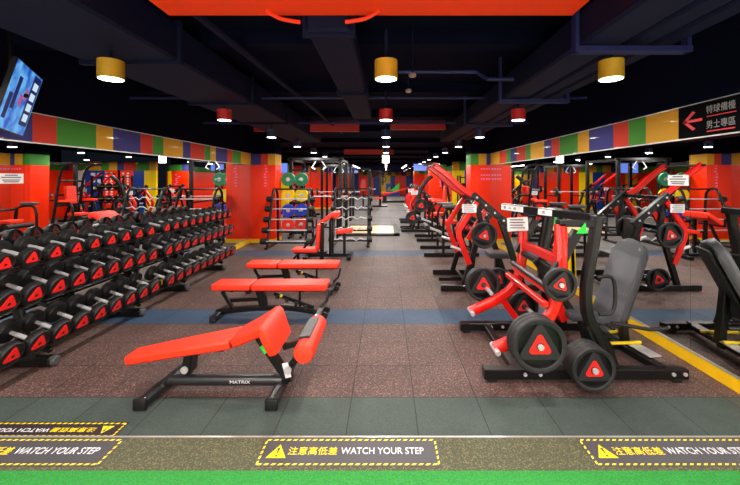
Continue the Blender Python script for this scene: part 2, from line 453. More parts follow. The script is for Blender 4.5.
struct('trim_8', lambda b: b2(b, (2.90, 17.38, .1), (3.06, 18.02, ZB)), 'yellow_wall')
def marks(name, label, pts, m, y):
    t = thing(name, label, 'wall lettering')
    part('lettering', lambda b: [b2(b, (x, y-.004, z), (x+w, y-.001, z+h)) for x, z, w, h in pts], m, t, False)
    settle(t, (pts[0][0], y, pts[0][1])); return t
rr = random.Random(3)
marks('wall_lettering', 'vertical line of pink lettering on the left red pillar', [(-3.36+rr.uniform(-.02, .02), 1.55+.08*k, rr.uniform(.04, .09), .035) for k in range(8)], 'pink_ink', PY)
marks('wall_lettering', 'lines of pink lettering on the right red pillar', [(2.62+.07*k, z, .045, .04) for z in (2.02, 1.85, 1.74) for k in range(5)], 'pink_ink', PY)
marks('wall_lettering', 'pink lettering on the red pillar behind the far machines', [(2.45+rr.uniform(0, .2), 1.4+.09*k, .12, .05) for k in range(7)], 'pink_ink', 17.4)

# far partition walls with coloured panels
def panels(name, y, x0, spec, z=ZB):
    x = x0
    for i, (w, c) in enumerate(spec):
        struct(f'{name}_panel_{i+1}', lambda b: b2(b, (x, y, 0), (x+w, y+.1, z)), c); x += w
    x = x0; tot = sum(w for w, c in spec); k = 0
    bm = bmesh.new(); cyc = [Y_, G_, R_, B_, Y_, G_]; r = random.Random(int(y*10))
    while x < x0+tot-.05:
        w = r.uniform(.3, .6); e = min(x+w, x0+tot); n0 = len(bm.faces); b2(bm, (x, y-.015, ZB), (e, y+.1, ZT+.1)); bm.faces.ensure_lookup_table()
        for f in bm.faces[n0:]: f.material_index = k % 6
        k += 1; x = e
    me = bpy.data.meshes.new('b'); bm.to_mesh(me); bm.free()
    for c in cyc: me.materials.append(M[c])
    TR[0] += 1; o = bpy.data.objects.new(f'trim_{TR[0]}', me); C.objects.link(o); o['kind'] = 'structure'
panels('wall_alcove_right', 16.5, 3.05, [(.55, 'yellow_wall'), (.5, 'blue_wall'), (.6, 'red_wall'), (.12, 'band_dark'), (.6, 'red_wall'), (.9, 'blue_wall'), (.35, 'white'), (.75, 'red_wall')])
panels('wall_alcove_left', 20.9, -9, [(.9, 'yellow_wall'), (1.2, 'red_wall'), (.7, 'blue_wall'), (.8, 'yellow_wall'), (1.0, 'red_wall')])
panels('wall_end', 39.8, -5, [(1.2, 'red_wall'), (.8, 'blue_wall'), (1.6, 'red_wall'), (.8, 'blue_wall'), (1.1, 'yellow_wall'), (.5, 'blue_wall'), (1.2, 'red_wall'), (1.2, 'blue_wall'), (.5, 'yellow_wall'), (1.0, 'red_wall')])
marks('wall_lettering', 'rows of white lettering on the right alcove red panels', [(4.2+dx+rr.uniform(-.02, .02), .9+.12*k, .09, .07) for dx in (.1, .32, .85, 1.08) for k in range(10)], 'white', 16.5)
marks('wall_lettering', 'white poster blocks on the blue panel of the right alcove', [(5.55+.3*i, 1.3+.3*j, .2, .14) for i in range(2) for j in range(3)], 'white', 16.5)
# side runs of wall down the corridor behind the piers
def side_run(name, x0, x1, y0, y1, cols):
    n = len(cols); w = (y1-y0)/n
    for i, c in enumerate(cols):
        struct(f'{name}_{i+1}', lambda b: b2(b, (x0, y0+w*i, 0), (x1, y0+w*(i+1), ZB)), c)
    struct(f'{name}_{n+1}', lambda b: b2(b, (x0-.01, y0, ZB), (x1+.01, y1, ZT)), 'band_green')
side_run('wall_corridor_right', 3.4, 3.5, 18, 40, ['red_wall', 'red_wall', 'yellow_wall', 'red_wall', 'blue_wall', 'red_wall'])
side_run('wall_corridor_left', -8.9, -8.8, PY, 21, ['red_wall', 'yellow_wall', 'blue_wall', 'red_wall', 'red_wall'])
side_run('wall_outer_right', 7.3, 7.4, PY+.5, 16.5, ['red_wall', 'blue_wall', 'red_wall'])
side_run('wall_outer_left', -6.0, -5.9, 21.7, 40, ['red_wall', 'blue_wall', 'yellow_wall', 'red_wall', 'red_wall'])

# far decorative play block: blue and green triangular panel
t = thing('corner_panel', 'low blue and green triangular panel at the far end of the aisle', 'panel')
part('blue_half', lambda b: prism(b, [(0, .55), (.75, 1.3), (0, 1.3)], 'Y', 38, 38.15), 'blue_wall', t, False)
part('green_half', lambda b: prism(b, [(.4, .5), (1.4, .5), (1.4, 1.35)], 'Y', 37.9, 37.99), 'green_tag', t, False)
part('base', lambda b: b2(b, (-.05, 38, 0), (1.4, 38.2, .5)), 'blue_wall', t, False)
settle(t, (.7, 38.05, 0))
t = thing('wall_emblem', 'dark round figure emblem on the yellow far wall', 'emblem')
part('ring', lambda b: lathe(b, [(.30, 0), (.38, 0), (.38, .04), (.30, .04), (.30, 0)], 'Y', (-.35, 39.7, 1.75), 24, False), 'black', t)
part('figure', lambda b: (b2(b, (-.42, 39.7, 1.1), (-.28, 39.74, 1.8)), lathe(b, [(.1, 0), (.1, .04)], 'Y', (-.35, 39.7, 1.95), 16)), 'black', t)
settle(t, (-.35, 39.7, 1.1))

# ---------------------------------------------------------------- ceiling things
struct('ceiling_panel', lambda b: b2(b, (-1.6, -3, 2.96), (1.375, 2.65, 3.2), .008), 'ceil_orange')
def cbeam(name, lo, hi, m): struct(name, lambda b: b2(b, lo, hi), m)
k = 0
for y in (3.6, 5.6, 7.8, 10.2, 13.2, 17, 21, 26, 32):
    k += 1; cbeam(f'beam_cross_{k}', (-8.9 if y > PY+1 else XL, y, 3.11), (7 if PY+1 < y < 16 else XR, y+.18, ZC), 'navy')
cbeam('beam_red_1', (-1.75, 8.3, 2.86), (-.62, 8.42, 3.1), 'ceil_red'); cbeam('beam_red_4', (-3.05, 8.3, 2.86), (-2.68, 8.42, 3.1), 'ceil_red'); cbeam('beam_red_2', (.1, 8.3, 2.9), (1.38, 8.42, 3.1), 'ceil_red')
cbeam('beam_red_3', (-1.7, 14.5, 2.76), (.3, 14.62, 2.95), 'ceil_red')
def duct(name, label, x0, x1, z0, z1, y0, y1, fl, m='navy2', fm='navy2'):
    t = thing(name, label, 'duct')
    part('duct_body', lambda b: b2(b, (x0, y0, z0), (x1, y1, z1), .02), m, t, False)
    for y in fl: part('flange', lambda b: b2(b, (x0-.03, y, z0-.03), (x1+.03, y+.05, z1+.03), .005), fm, t, False)
    settle(t, ((x0+x1)/2, (y0+y1)/2, z0))
duct('air_duct', 'wide navy rectangular air duct running above the left lamp row', -2.62, -1.80, 2.78, 3.1, -1, 10, (1.5, 3.1, 4.8, 6.5))
duct('air_duct', 'slim navy air duct above the aisle starting at the orange panel', -.60, -.26, 2.86, 3.05, 2.67, 6.6, (2.70, 4.6))
duct('air_duct', 'broadest of the three parallel navy ducts above the right lamps', 1.42, 1.72, 2.74, 3.0, -1, 9.5, ())
duct('air_duct', 'middle of the three parallel navy ducts above the right lamps', 1.78, 1.96, 2.76, 2.94, -1, 9.5, ())
duct('air_duct', 'outermost of the three parallel navy ducts nearest the right mirror', 2.03, 2.19, 2.78, 2.94, -1, 9.5, ())
for i, y in enumerate((2.66, 4.42, 6.4)):
    t = thing('duct_hanger', f'{ordn(i)} blue steel hanger frame under the right parallel ducts', 'hanger', group='blue duct hangers')
    part('cross_rail', lambda b: b2(b, (1.38, y-.04, 2.69), (2.24, y+.04, 2.735), .004), 'blue_steel', t)
    for x in (1.385, 2.205): part('drop_rod', lambda b: b2(b, (x, y-.03, 2.69), (x+.03, y+.03, ZC)), 'blue_steel', t)
    settle(t, (1.8, y, 2.69))
def lip(sgn, xc):
    def f(b):
        pts = smooth_path([(xc, 2.56, 2.955), (xc+sgn*.1, 2.56, 2.90), (xc+sgn*.24, 2.56, 2.875)], 5)
        tube(b, pts, .014, 6)
    return f
o = part('curved_pipe', lip(1, -.85), 'ceil_orange'); tag(o, 'orange curved pipe end under the orange panel, left of slim duct', 'pipe')
o = part('curved_pipe', lip(-1, -.05), 'ceil_orange'); tag(o, 'orange curved pipe end under the orange panel, right of slim duct', 'pipe')
def pipe(label, pts, r, m='blue_steel'):
    o = part('ceiling_pipe', lambda b: tube(b, pts, r, 8), m); tag(o, label, 'pipe'); return o
pipe('thin blue pipe with a kink crossing the ceiling beyond the orange panel', [(-.1, 4.0, 2.95), (1.0, 4.0, 2.95), (1.1, 3.9, 2.84), (1.38, 3.9, 2.84)], .022)
pipe('navy pipe running along the ceiling left of the slim duct', [(-1.45, 2.6, 3.02), (-1.3, 6, 3.02), (-1.2, 9.8, 3.02)], .035, 'navy2')
pipe('blue sprinkler pipe crossing the ceiling above second lamp row', [(-3.7, 5.2, 2.93), (2.9, 5.2, 2.93)], .02)
pipe('blue sprinkler pipe crossing the ceiling above third lamp row', [(-3.7, 7.3, 2.9), (2.9, 7.3, 2.9)], .03)
for i, (x, y) in enumerate(((.25, 3.4), (.25, 4.0))):
    t = thing('smoke_detector', ['small grey ceiling detector nearer the camera, right of centre lamp', 'small grey ceiling detector farther away, right of centre lamp'][i], 'detector', (x, y, 2.72))
    part('detector_body', lambda b: lathe(b, [(.02, 0), (.035, .01), (.035, .03), (.02, .04)], 'Z', (0, 0, 0), 14), 'edge', t)
    part('drop_rod', lambda b: tube(b, [(0, 0, .04), (0, 0, ZC-2.72)], .006, 6), 'navy2', t)

# drum lamps
def lamp_proto(m):
    t = thing('ceiling_lamp', '', 'lamp')
    part('lamp_shade', lambda b: lathe(b, [(.086, .0), (.092, .0), (.092, .145), (.0, .145)][:3]+[(.02, .145)], 'Z', (0, 0, 0), 28), m, t)
    part('diffuser', lambda b: lathe(b, [(.0835, -.004), (.0835, .002)], 'Z', (0, 0, 0), 28), 'glow', t)
    part('stem', lambda b: tube(b, [(0, 0, .145), (0, 0, .40)], .012, 8), 'navy2', t)
    return t
protos = {}
LX = [(-2.2, 'left'), (0, 'centre'), (1.8, 'right')]
n = 0
for xi, (x, w) in enumerate(LX):
    seen = 0
    for k in range(-3, 17):  # farthest rows added to lighten the far end
        y = 2.88+2.02*k
        if k > 8 and xi != 1 and k % 2: continue
        m = ['lamp_yellow', 'lamp_red', 'lamp_blue'][0 if k <= 0 else 1 if k == 1 else 2]
        cname = {'lamp_yellow': 'yellow', 'lamp_red': 'red', 'lamp_blue': 'dark'}[m]
        lab = f'{cname} drum ceiling lamp, {ordn(seen)} from the near end of the {w} row' if k >= 0 else f'{cname} drum lamp added out of view over the lobby, {w} row, {ordn(-1-k)} from the gym'  # negative rows: unseen lamps added to brighten the orange panel
        if k >= 0: seen += 1
        grp = f'drum lamps of the {w} row'
        if m not in protos: protos[m] = lamp_proto(m); o = protos[m]; o.location = (x, y, 2.56); o['label'] = lab; o['group'] = grp
        else: o = dup(protos[m], (x, y, 2.56), lab, grp)
        L = bpy.data.lights.new('lamp_light', 'AREA'); L.shape = 'DISK'; L.size = .16; L.energy = 130 if k < -1 else 30 if k < 3 else 38
        L.color = (1, .95, .88); L.spread = math.radians(180)
        lo = bpy.data.objects.new('lamp_light', L); C.objects.link(lo); lo.location = (x, y, 2.55)
alc = [(-5, 12.5), (-5, 16), (-7.2, 14), (-5, 19), (5, 12), (5, 15), (-5, 25), (-5, 32)]
for i, (x, y) in enumerate(alc):
    dup(protos['lamp_blue'], (x, y, 2.56), 'dark drum lamp over the '+['near power cage of the left side area', 'rear corner of the left side area beside the television', 'far left wall power cage', 'left alcove panels', 'power cage of the right side area', 'ball rack end of the right side area', 'left corridor beyond the middle pillar', 'left corridor beyond the far pillar'][i], 'drum lamps over the side areas')
    L = bpy.data.lights.new('lamp_light', 'AREA'); L.shape = 'DISK'; L.size = .16; L.energy = 55; L.color = (1, .95, .88); L.spread = PI
    lo = bpy.data.objects.new('lamp_light', L); C.objects.link(lo); lo.location = (x, y, 2.55)
# hanging light box over the aisle and two strip lights
t = thing('light_box', 'bright white rectangular light hanging over the aisle', 'lamp')
part('lit_panel', lambda b: b2(b, (-.12, 12.0, 2.30), (.10, 12.06, 2.55), .004), 'glow', t, False)
part('hanger_rod', lambda b: tube(b, [(0, 12.03, 2.55), (0, 12.03, ZC)], .01, 6), 'navy2', t)
settle(t, (0, 12.03, 2.3))
for x0, w in ((-1.9, 'left'), (1.1, 'right')):
    t = thing('strip_light', f'thin white strip light hanging beyond the aisle on the {w}', 'lamp')
    part('lit_tube', lambda b: b2(b, (x0, 20, 2.50), (x0+.06, 25.5, 2.54)), 'glow', t, False)
    part('housing', lambda b: b2(b, (x0-.01, 20, 2.54), (x0+.07, 25.5, 2.58)), 'navy2', t, False)
    for y in (20.4, 25): part('hanger_rod', lambda b: tube(b, [(x0+.03, y, 2.57), (x0+.03, y, ZC)], .01, 6), 'navy2', t)
    settle(t, (x0, 22.7, 2.5))

# ---------------------------------------------------------------- television
def tv():
    t = thing('television', 'tilted wall television with bright blue picture above the left mirror', 'television')
    TL, TRt = Vector((-2.96, 2.9, 2.73)), Vector((-3.34, 3.5, 2.72)); ex = (TRt-TL).normalized(); w = (TRt-TL).length
    nh = Vector((ex.y, -ex.x, 0)); nh = nh if nh.x > 0 else -nh
    dn = (-nh*.139-Vector((0, 0, .55))); h = dn.length; ey = -dn.normalized(); ez = ex.cross(ey)
    mt = Matrix.Translation((TL+TRt)/2+dn*.5) @ Matrix((ex, ey, ez)).transposed().to_4x4()
    def loc(f):
        def g(b): f(b); bmesh.ops.transform(b, matrix=mt, verts=b.verts)
        return g
    part('casing', loc(lambda b: b2(b, (-w/2-.012, -h/2-.012, -.04), (w/2+.012, h/2+.012, -.001), .006)), 'black', t)
    m = bpy.data.materials.new('screen_picture'); nt, b = nodes(m)
    tc = nt.nodes.new('ShaderNodeTexCoord'); nz = nt.nodes.new('ShaderNodeTexNoise'); nz.inputs['Scale'].default_value = 5
    nt.links.new(tc.outputs['Generated'], nz.inputs['Vector']); cr = nt.nodes.new('ShaderNodeValToRGB')
    cr.color_ramp.elements[0].color = srgb((20, 90, 200)); cr.color_ramp.elements[0].position = .35
    cr.color_ramp.elements[1].color = srgb((110, 190, 250)); cr.color_ramp.elements[1].position = .65
    nt.links.new(nz.outputs['Fac'], cr.inputs[0]); nt.links.new(cr.outputs[0], b.inputs['Emission Color']); b.inputs['Emission Strength'].default_value = .9
    b.inputs['Base Color'].default_value = (0, 0, 0, 1)
    part('screen', loc(lambda b: b2(b, (-w/2, -h/2, -.001), (w/2, h/2, .001))), m, t, False)
    M['scr_d'] = em('screen_dark', (24, 40, 110), .6); M['scr_r'] = em('screen_pink', (210, 90, 150), .7); M['scr_w'] = em('screen_white', (210, 235, 255), .9)
    part('picture_panel', loc(lambda b: (b2(b, (.13, -.2, .001), (.34, .27, .002)), b2(b, (-.2, -.1, .001), (-.12, .18, .002)), b2(b, (-.3, -.2, .001), (-.22, .02, .002)))), 'scr_d', t, False)
    part('picture_detail', loc(lambda b: (b2(b, (-.05, -.05, .001), (.02, .05, .002)), b2(b, (.04, .02, .001), (.1, .12, .002)))), 'scr_r', t, False)
    part('picture_tiles', loc(lambda b: [b2(b, (.17, -.16+.1*i, .002), (.30, -.09+.1*i, .003)) for i in range(4)]), 'scr_w', t, False)
    part('mount_bracket', lambda b: (tube(b, [(-3.2, 3.2, 2.5), (-3.45, 3.3, 2.6), (-3.45, 3.3, ZC)], .02, 8), b2(b, (-3.5, 3.25, 3.18), (-3.4, 3.35, ZC))), 'black', t)
    settle(t, (-3.45, 3.3, 2.17))
tv()
def flat_tv(loc, w, h, label, face='Y'):
    t = thing('television', label, 'television', loc)
    part('casing', lambda b: b2(b, (-w/2, 0, 0), (w/2, .05, h), .005), 'black', t)
    part('screen', lambda b: b2(b, (-w/2+.02, -.003, .02), (w/2-.02, 0, h-.02)), 'scr_l', t, False)
    part('mount_bracket', lambda b: tube(b, [(0, .03, h), (0, .03, ZC-loc[2])], .02, 8), 'black', t)
M['scr_l'] = em('screen_pale', (120, 150, 255), .9)
flat_tv((1.9, 20, 2.2), .75, .42, 'far small television with a pale blue picture over the right machines')
flat_tv((-2.2, 24, 2.15), .7, .4, 'far small television with a pale blue picture left of the aisle')
flat_tv((-4.6, 15.4, 2.0), .8, .45, 'television with a blue picture over the left side area')

# ---------------------------------------------------------------- floor stickers
def sticker(label, x0, x1, y0, y1, z, m, flip=False):
    t = thing('floor_sticker', label, 'floor sticker', group='watch your step stickers')
    L, W = x1-x0, y1-y0
    part('backing', lambda b: b2(b, (-L/2, -W/2, 0), (L/2, W/2, .0012)), m, t, False)
    def dashes(b):
        nx, ny = 26, 5; ins = .014; wd = .012; sk = .012
        for k in range(nx):
            a = -L/2+ins+(L-2*ins)*k/nx; c = a+(L-2*ins)/nx*.52
            for yy in (-W/2+ins*.7, W/2-ins*.7-wd):
                prism(b, [(a, yy), (c, yy), (c+sk, yy+wd), (a+sk, yy+wd)], 'Z', .0012, .002)
        for k in range(ny):
            a = -W/2+ins+(W-2*ins)*k/ny; c = a+(W-2*ins)/ny*.55
            for xx in (-L/2+ins*.7, L/2-ins*.7-wd):
                prism(b, [(xx, a), (xx+wd, a+sk*.6), (xx+wd, c+sk*.6), (xx, c)], 'Z', .0012, .002)
    part('dashed_border', dashes, 'yellow_ink', t, False)
    s = W/.235; tx = -L/2+.115
    w_ = part('warning_triangle', lambda b: prism(b, [(tx-.062*s, -.052*s), (tx+.062*s, -.052*s), (tx, .06*s)], 'Z', .0012, .0022), 'yellow_ink', t, False)
    part('exclamation_mark', lambda b: (prism(b, [(tx-.003, -.018*s), (tx+.003, -.018*s), (tx+.009, .03*s), (tx-.009, .03*s)], 'Z', .0022, .003), b2(b, (tx-.006, -.042*s, .0022), (tx+.006, -.028*s, .003))), 'ink', w_, False)
    text_mesh('chinese_lettering', '注意高低差', .072*s, 'yellow_ink', t, Matrix.Translation((-L/2+.178, 0, .0018)), 'LEFT', 1, .31)
    text_mesh('english_lettering', 'WATCH YOUR STEP', .078*s, 'white_ink', t, Matrix.Translation((L/2-.098, .004, .0018)), 'RIGHT', 1, .525)
    t.location = ((x0+x1)/2, (y0+y1)/2, z)
    if flip: t.rotation_euler = (0, 0, PI)
    return t
zc = .0305
sticker('grey watch-your-step sticker in the middle of the speckled strip', -.80, .338, 2.165, 2.40, zc, 'sticker')
sticker('grey watch-your-step sticker at the right end of the speckled strip', 1.266, 2.404, 2.165, 2.40, zc, 'sticker')
sticker('grey watch-your-step sticker at the left end of the speckled strip', -2.868, -1.73, 2.165, 2.40, zc, 'sticker')
sticker('dark maroon watch-your-step sticker turned upside down on the lower rubber floor', -2.98, -1.855, 2.447, 2.605, .0008, 'sticker_dark', True)

# ---------------------------------------------------------------- dumbbells and racks
def dumbbell(R, nm):
    t = thing('dumbbell', '', 'dumbbell')
    hl, th = .175, .076
    part('handle', lambda b: (tube(b, [(-hl+th-.01, 0, 0), (-.03, 0, 0), (.03, 0, 0), (hl-th+.01, 0, 0)], [.016, .019, .019, .016], 10)), 'chrome', t)
    for s in (-1, 1):
        hd = part('head', lambda b: lathe(b, [(R*.6, s*(hl-th)), (R*.93, s*(hl-th+.004)), (R, s*(hl-th+.016)), (R, s*(hl-.014)), (R*.95, s*(hl-.003)), (R*.86, s*hl), (R*.84, s*(hl-.006)), (R*.05, s*(hl-.006))], 'X', (0, 0, 0), 22), 'rubber', t)
        a = sorted((s*(hl-.006), s*(hl+.001)))
        part('badge', lambda b: prism(b, rtri(R*.78, 5, .3), 'X', a[0], a[1]), 'badge', hd, False)
        part('badge_hub', lambda b: lathe(b, [(R*.13, s*(hl+.001)), (R*.13, s*(hl+.003))], 'X', (0, 0, -R*.05), 12), 'rubber', hd, False)
    return t
DB = {.105: dumbbell(.105, 'big'), .086: dumbbell(.086, 'small')}
tiers = [('bottom', -3.08, .300, .105, 20), ('middle', -3.11, .73, .105, 19), ('top', -3.14, 1.055, .086, 14)]
used = set()
for rk, (y0, word) in enumerate(((2.62, 'near'), (5.06, 'far'))):
    N = 10 if rk == 0 else 10
    for tn, xf, hf, R, off in tiers:
        tilt = math.radians(off)
        for k in range(N):
            y = y0+.12+.232*k
            cx, cz = xf-.175*math.cos(tilt), hf+.175*math.sin(tilt)
            lab = f'{ordn(k)} dumbbell from the near end on the {tn} tier of the {word} rack'
            grp = f'dumbbells on the {word} rack'
            if R not in used:
                used.add(R); o = DB[R]; o.location = (cx, y, cz); o.rotation_euler = (0, tilt, 0); o['label'] = lab; o['group'] = grp
            else: o = dup(DB[R], (cx, y, cz), lab, grp, (0, tilt, 0))
    t = thing('dumbbell_rack', f'black three-tier dumbbell rack, the {word} one along the left mirror', 'rack')
    L0, L1 = y0-.01, y0+.12+.232*N
    for tn, xf, hf, R, off in tiers:
        def shelf(b):
            z = hf+dx*math.tan(math.radians(off))-R*1.05
            bar(b, (xf-dx, L0, z-.017), (xf-dx, L1, z-.017), .045, .03)
        for dx in (.10, .29): part('rail', shelf, 'black', t)
    for y in ((3.39, 4.62) if rk == 0 else (5.66, 6.95)):
        part('upright', lambda b: (bar(b, (-3.36, y, .04), (-3.56, y, 1.02), .05, .09), ), 'black', t)
        for tn, xf, hf, R, off in tiers:
            part('bracket', lambda b: bar(b, (xf-.07, y, hf-R-.05), (xf-.40, y, hf-R-.06+.38*math.tan(math.radians(off))), .04, .05), 'black', t)
        ft = part('foot', lambda b: bar(b, (-3.12, y, .05), (-3.66, y, .05), .10, .09, None, .02), 'black', t)
        part('end_cap', lambda b: lathe(b, [(.046, 0), (.046, .02), (.036, .03)], 'X', (-3.125, y, .05), 16), 'grey_rubber', ft)
    settle(t, (-3.4, y0+1.2, 0))

# ---------------------------------------------------------------- benches
def flat_bench(Y, label):
    t = thing('adjustable_bench', label, 'bench', group='flat red benches')
    x0, x1 = -2.18, -.74
    z = .45
    def seat(b): pad(b, (x0+.245, Y, z-.04), (.48, .28, .08))
    def back(b): pad(b, (x0+.505+(x1-x0-.505)/2, Y, z-.04), (x1-x0-.505, .30, .08))
    part('seat_pad', seat, 'vinyl', t); part('back_pad', back, 'vinyl', t)
    part('pad_frame', lambda b: (bar(b, (x0+.08, Y, z-.10), (x1-.08, Y, z-.10), .08, .035), bar(b, (x0+.25, Y-.12, z-.09), (x0+.25, Y+.12, z-.09), .06, .02), bar(b, (x1-.3, Y-.12, z-.09), (x1-.3, Y+.12, z-.09), .06, .02)), 'black', t)
    part('base_beam', lambda b: ribbon(b, [(x0+.02, .06), (x0+.45, .11), (x0+.9, .12), (x1-.16, .07)], Y, .07, .07), 'black', t)
    part('centre_post', lambda b: ribbon(b, [(x0+.62, .10), (x0+.60, .24), (x0+.56, .36)], Y, .10, .08), 'black', t)
    for p, q in (((x0+.1, Y-.02, .33), (x0+.24, Y-.02, .10)), ((x0+.13, Y+.02, .20), (x0+.55, Y+.02, .22)), ((x0+.75, Y, .30), (x1-.18, Y, .12))): part('strut', lambda b: bar(b, p, q, .04, .045), 'black', t)
    part('strut', lambda b: bar(b, (x0+1.08, Y, .36), (x0+1.08, Y, .13), .03, .03), 'black', t)
    for i in range(5): part('ladder_notch', lambda b: bx(b, (x0+.80+.12*i, Y-.03, .265-.045*i), (.045, .03, .05), None, .004), 'iron', t)
    part('knob', lambda b: lathe(b, [(.008, -.05), (.018, -.045), (.018, -.02), (.008, -.02)], 'Y', (x0+.86, Y-.03, .29), 12), 'yellow_plate', t)
    part('foot', lambda b: bar(b, (x1-.10, Y-.30, .05), (x1-.10, Y+.28, .05), .07, .08), 'iron', t)
    part('foot', lambda b: bar(b, (x0+.06, Y-.22, .045), (x0+.06, Y+.22, .045), .07, .07), 'iron', t)
    part('handle', lambda b: tube(b, [(x1-.1, Y, .12), (x1-.02, Y, .2), (x1+.02, Y, .34), (x1-.05, Y, .37)], .018, 8), 'iron', t)
    for s in (-1, 1): part('wheel', lambda b: lathe(b, [(.015, -.02), (.04, -.018), (.04, .018), (.015, .02)], 'Y', (x1-.03, Y+s*.1, .055), 16), 'rubber', t)
    settle(t, ((x0+x1)/2, Y, 0))
flat_bench(4.6, 'flat red two-pad bench directly behind the sloping sit-up bench')
flat_bench(5.72, 'flat red two-pad bench farther back, in front of the upright bench')

def situp_bench():
    t = thing('situp_bench', 'sloping red sit-up bench with leg roller, nearest the camera', 'bench')
    def slab(pts, th):
        """pts: (x, z, half width) rows along the pad, swept with rounded rim"""
        def f(b):
            rows = []
            for i, (x, z, w) in enumerate(pts):
                d = Vector((pts[min(i+1, len(pts)-1)][0]-pts[max(i-1, 0)][0], 0, pts[min(i+1, len(pts)-1)][1]-pts[max(i-1, 0)][1])).normalized()
                nrm = Vector((-d.z, 0, d.x)); c = Vector((x, 3.0, z)); Yv = Vector((0, 1, 0)); r = .016
                prof = [(-w, -th+r), (-w, -r), (-w+r, 0), (w-r, 0), (w, -r), (w, -th+r), (w-r, -th), (-w+r, -th)]
                rows.append([b.verts.new(c+Yv*a+nrm*q) for a, q in prof])
            for A, Bq in zip(rows, rows[1:]):
                for k in range(8): b.faces.new((A[k], A[(k+1) % 8], Bq[(k+1) % 8], Bq[k]))
            b.faces.new(rows[0][::-1]); b.faces.new(rows[-1])
        return f
    part('back_pad', slab([(-2.125, .312, .085), (-2.11, .317, .10), (-1.7, .395, .13), (-1.255, .475, .16), (-1.245, .476, .155)], .07), 'vinyl', t)
    part('seat_pad', slab([(-1.238, .480, .155), (-1.228, .486, .165), (-1.1, .548, .20), (-1.02, .594, .235), (-.985, .618, .245), (-.955, .622, .25), (-.925, .60, .25), (-.89, .51, .24), (-.85, .415, .22), (-.845, .40, .21)], .07), 'vinyl', t)
    part('pad_frame', lambda b: (bar(b, (-1.9, 3, .29), (-1.02, 3, .475), .06, .035), bar(b, (-1.33, 2.88, .385), (-1.33, 3.12, .385), .06, .02)), 'black', t)
    bb = part('base_beam', lambda b: lathe(b, [(.044, -1.80), (.044, -.86)], 'X', (0, 3.0, .088), 20), 'iron', t)
    text_mesh('lettering', 'MATRIX', .036, 'white_ink', bb, Matrix.Translation((-1.20, 2.954, .092)) @ Matrix.Rotation(PI/2, 4, 'X'), 'CENTER', 1.3)
    for x, s in ((-1.84, 'rear'), (-.87, 'front')):
        f = part('foot', lambda b: bar(b, (x-.03*(s == 'rear'), 2.74, .05), (x+.03*(s == 'rear'), 3.32, .06), .085, .075, None, .02), 'iron', t)
        part('foot_cap', lambda b: bx(b, (x-.03*(s == 'rear'), 2.735, .047), (.10, .03, .088), None, .012, 2), 'rubber', f)
    part('post', lambda b: (bar(b, (-1.64, 3, .16), (-1.62, 3, .33), .07, .12), bx(b, (-1.62, 3, .335), (.2, .12, .03))), 'black', t)
    part('post_pin', lambda b: lathe(b, [(.03, 0), (.03, .08)], 'Y', (-1.645, 2.93, .2), 14), 'chrome', t)
    part('upright', lambda b: (bar(b, (-.80, 3.0, .08), (-1.06, 3.0, .46), .08, .06),), 'black', t)
    part('brace', lambda b: bar(b, (-.92, 3.06, .14), (-1.12, 3.06, .44), .02, .03), 'black', t)
    tg = part('green_tag', lambda b: bar(b, (-.975, 2.954, .336), (-1.015, 2.954, .395), .006, .05), 'green_tag', t); tg['label'] = 'bright green tag'
    part('warning_label', lambda b: bar(b, (-.80, 2.955, .13), (-.83, 2.955, .25), .003, .05), 'white', t)
    part('roller_arm', lambda b: (bar(b, (-.84, 3.0, .16), (-.66, 3.0, .36), .06, .05), bar(b, (-.86, 3.0, .36), (-.66, 3.0, .42), .04, .05)), 'black', t)
    part('roller_pad', lambda b: lathe(b, [(.04, 2.735), (.07, 2.74), (.08, 2.76), (.08, 3.33), (.07, 3.35), (.04, 3.355)], 'Y', (-.63, 0, .425), 24), 'vinyl', t)
    part('roller_sleeve', lambda b: bx(b, (-.645, 3.04, .506), (.09, .40, .022), Matrix.Rotation(-.15, 3, 'Y'), .006), 'iron', t)
    part('brace_bolt', lambda b: lathe(b, [(.03, 0), (.03, .02), (.012, .025)], 'Y', (-.80, 2.925, .2), 16), 'chrome', t)
    settle(t, (-1.35, 3.0, 0))
situp_bench()

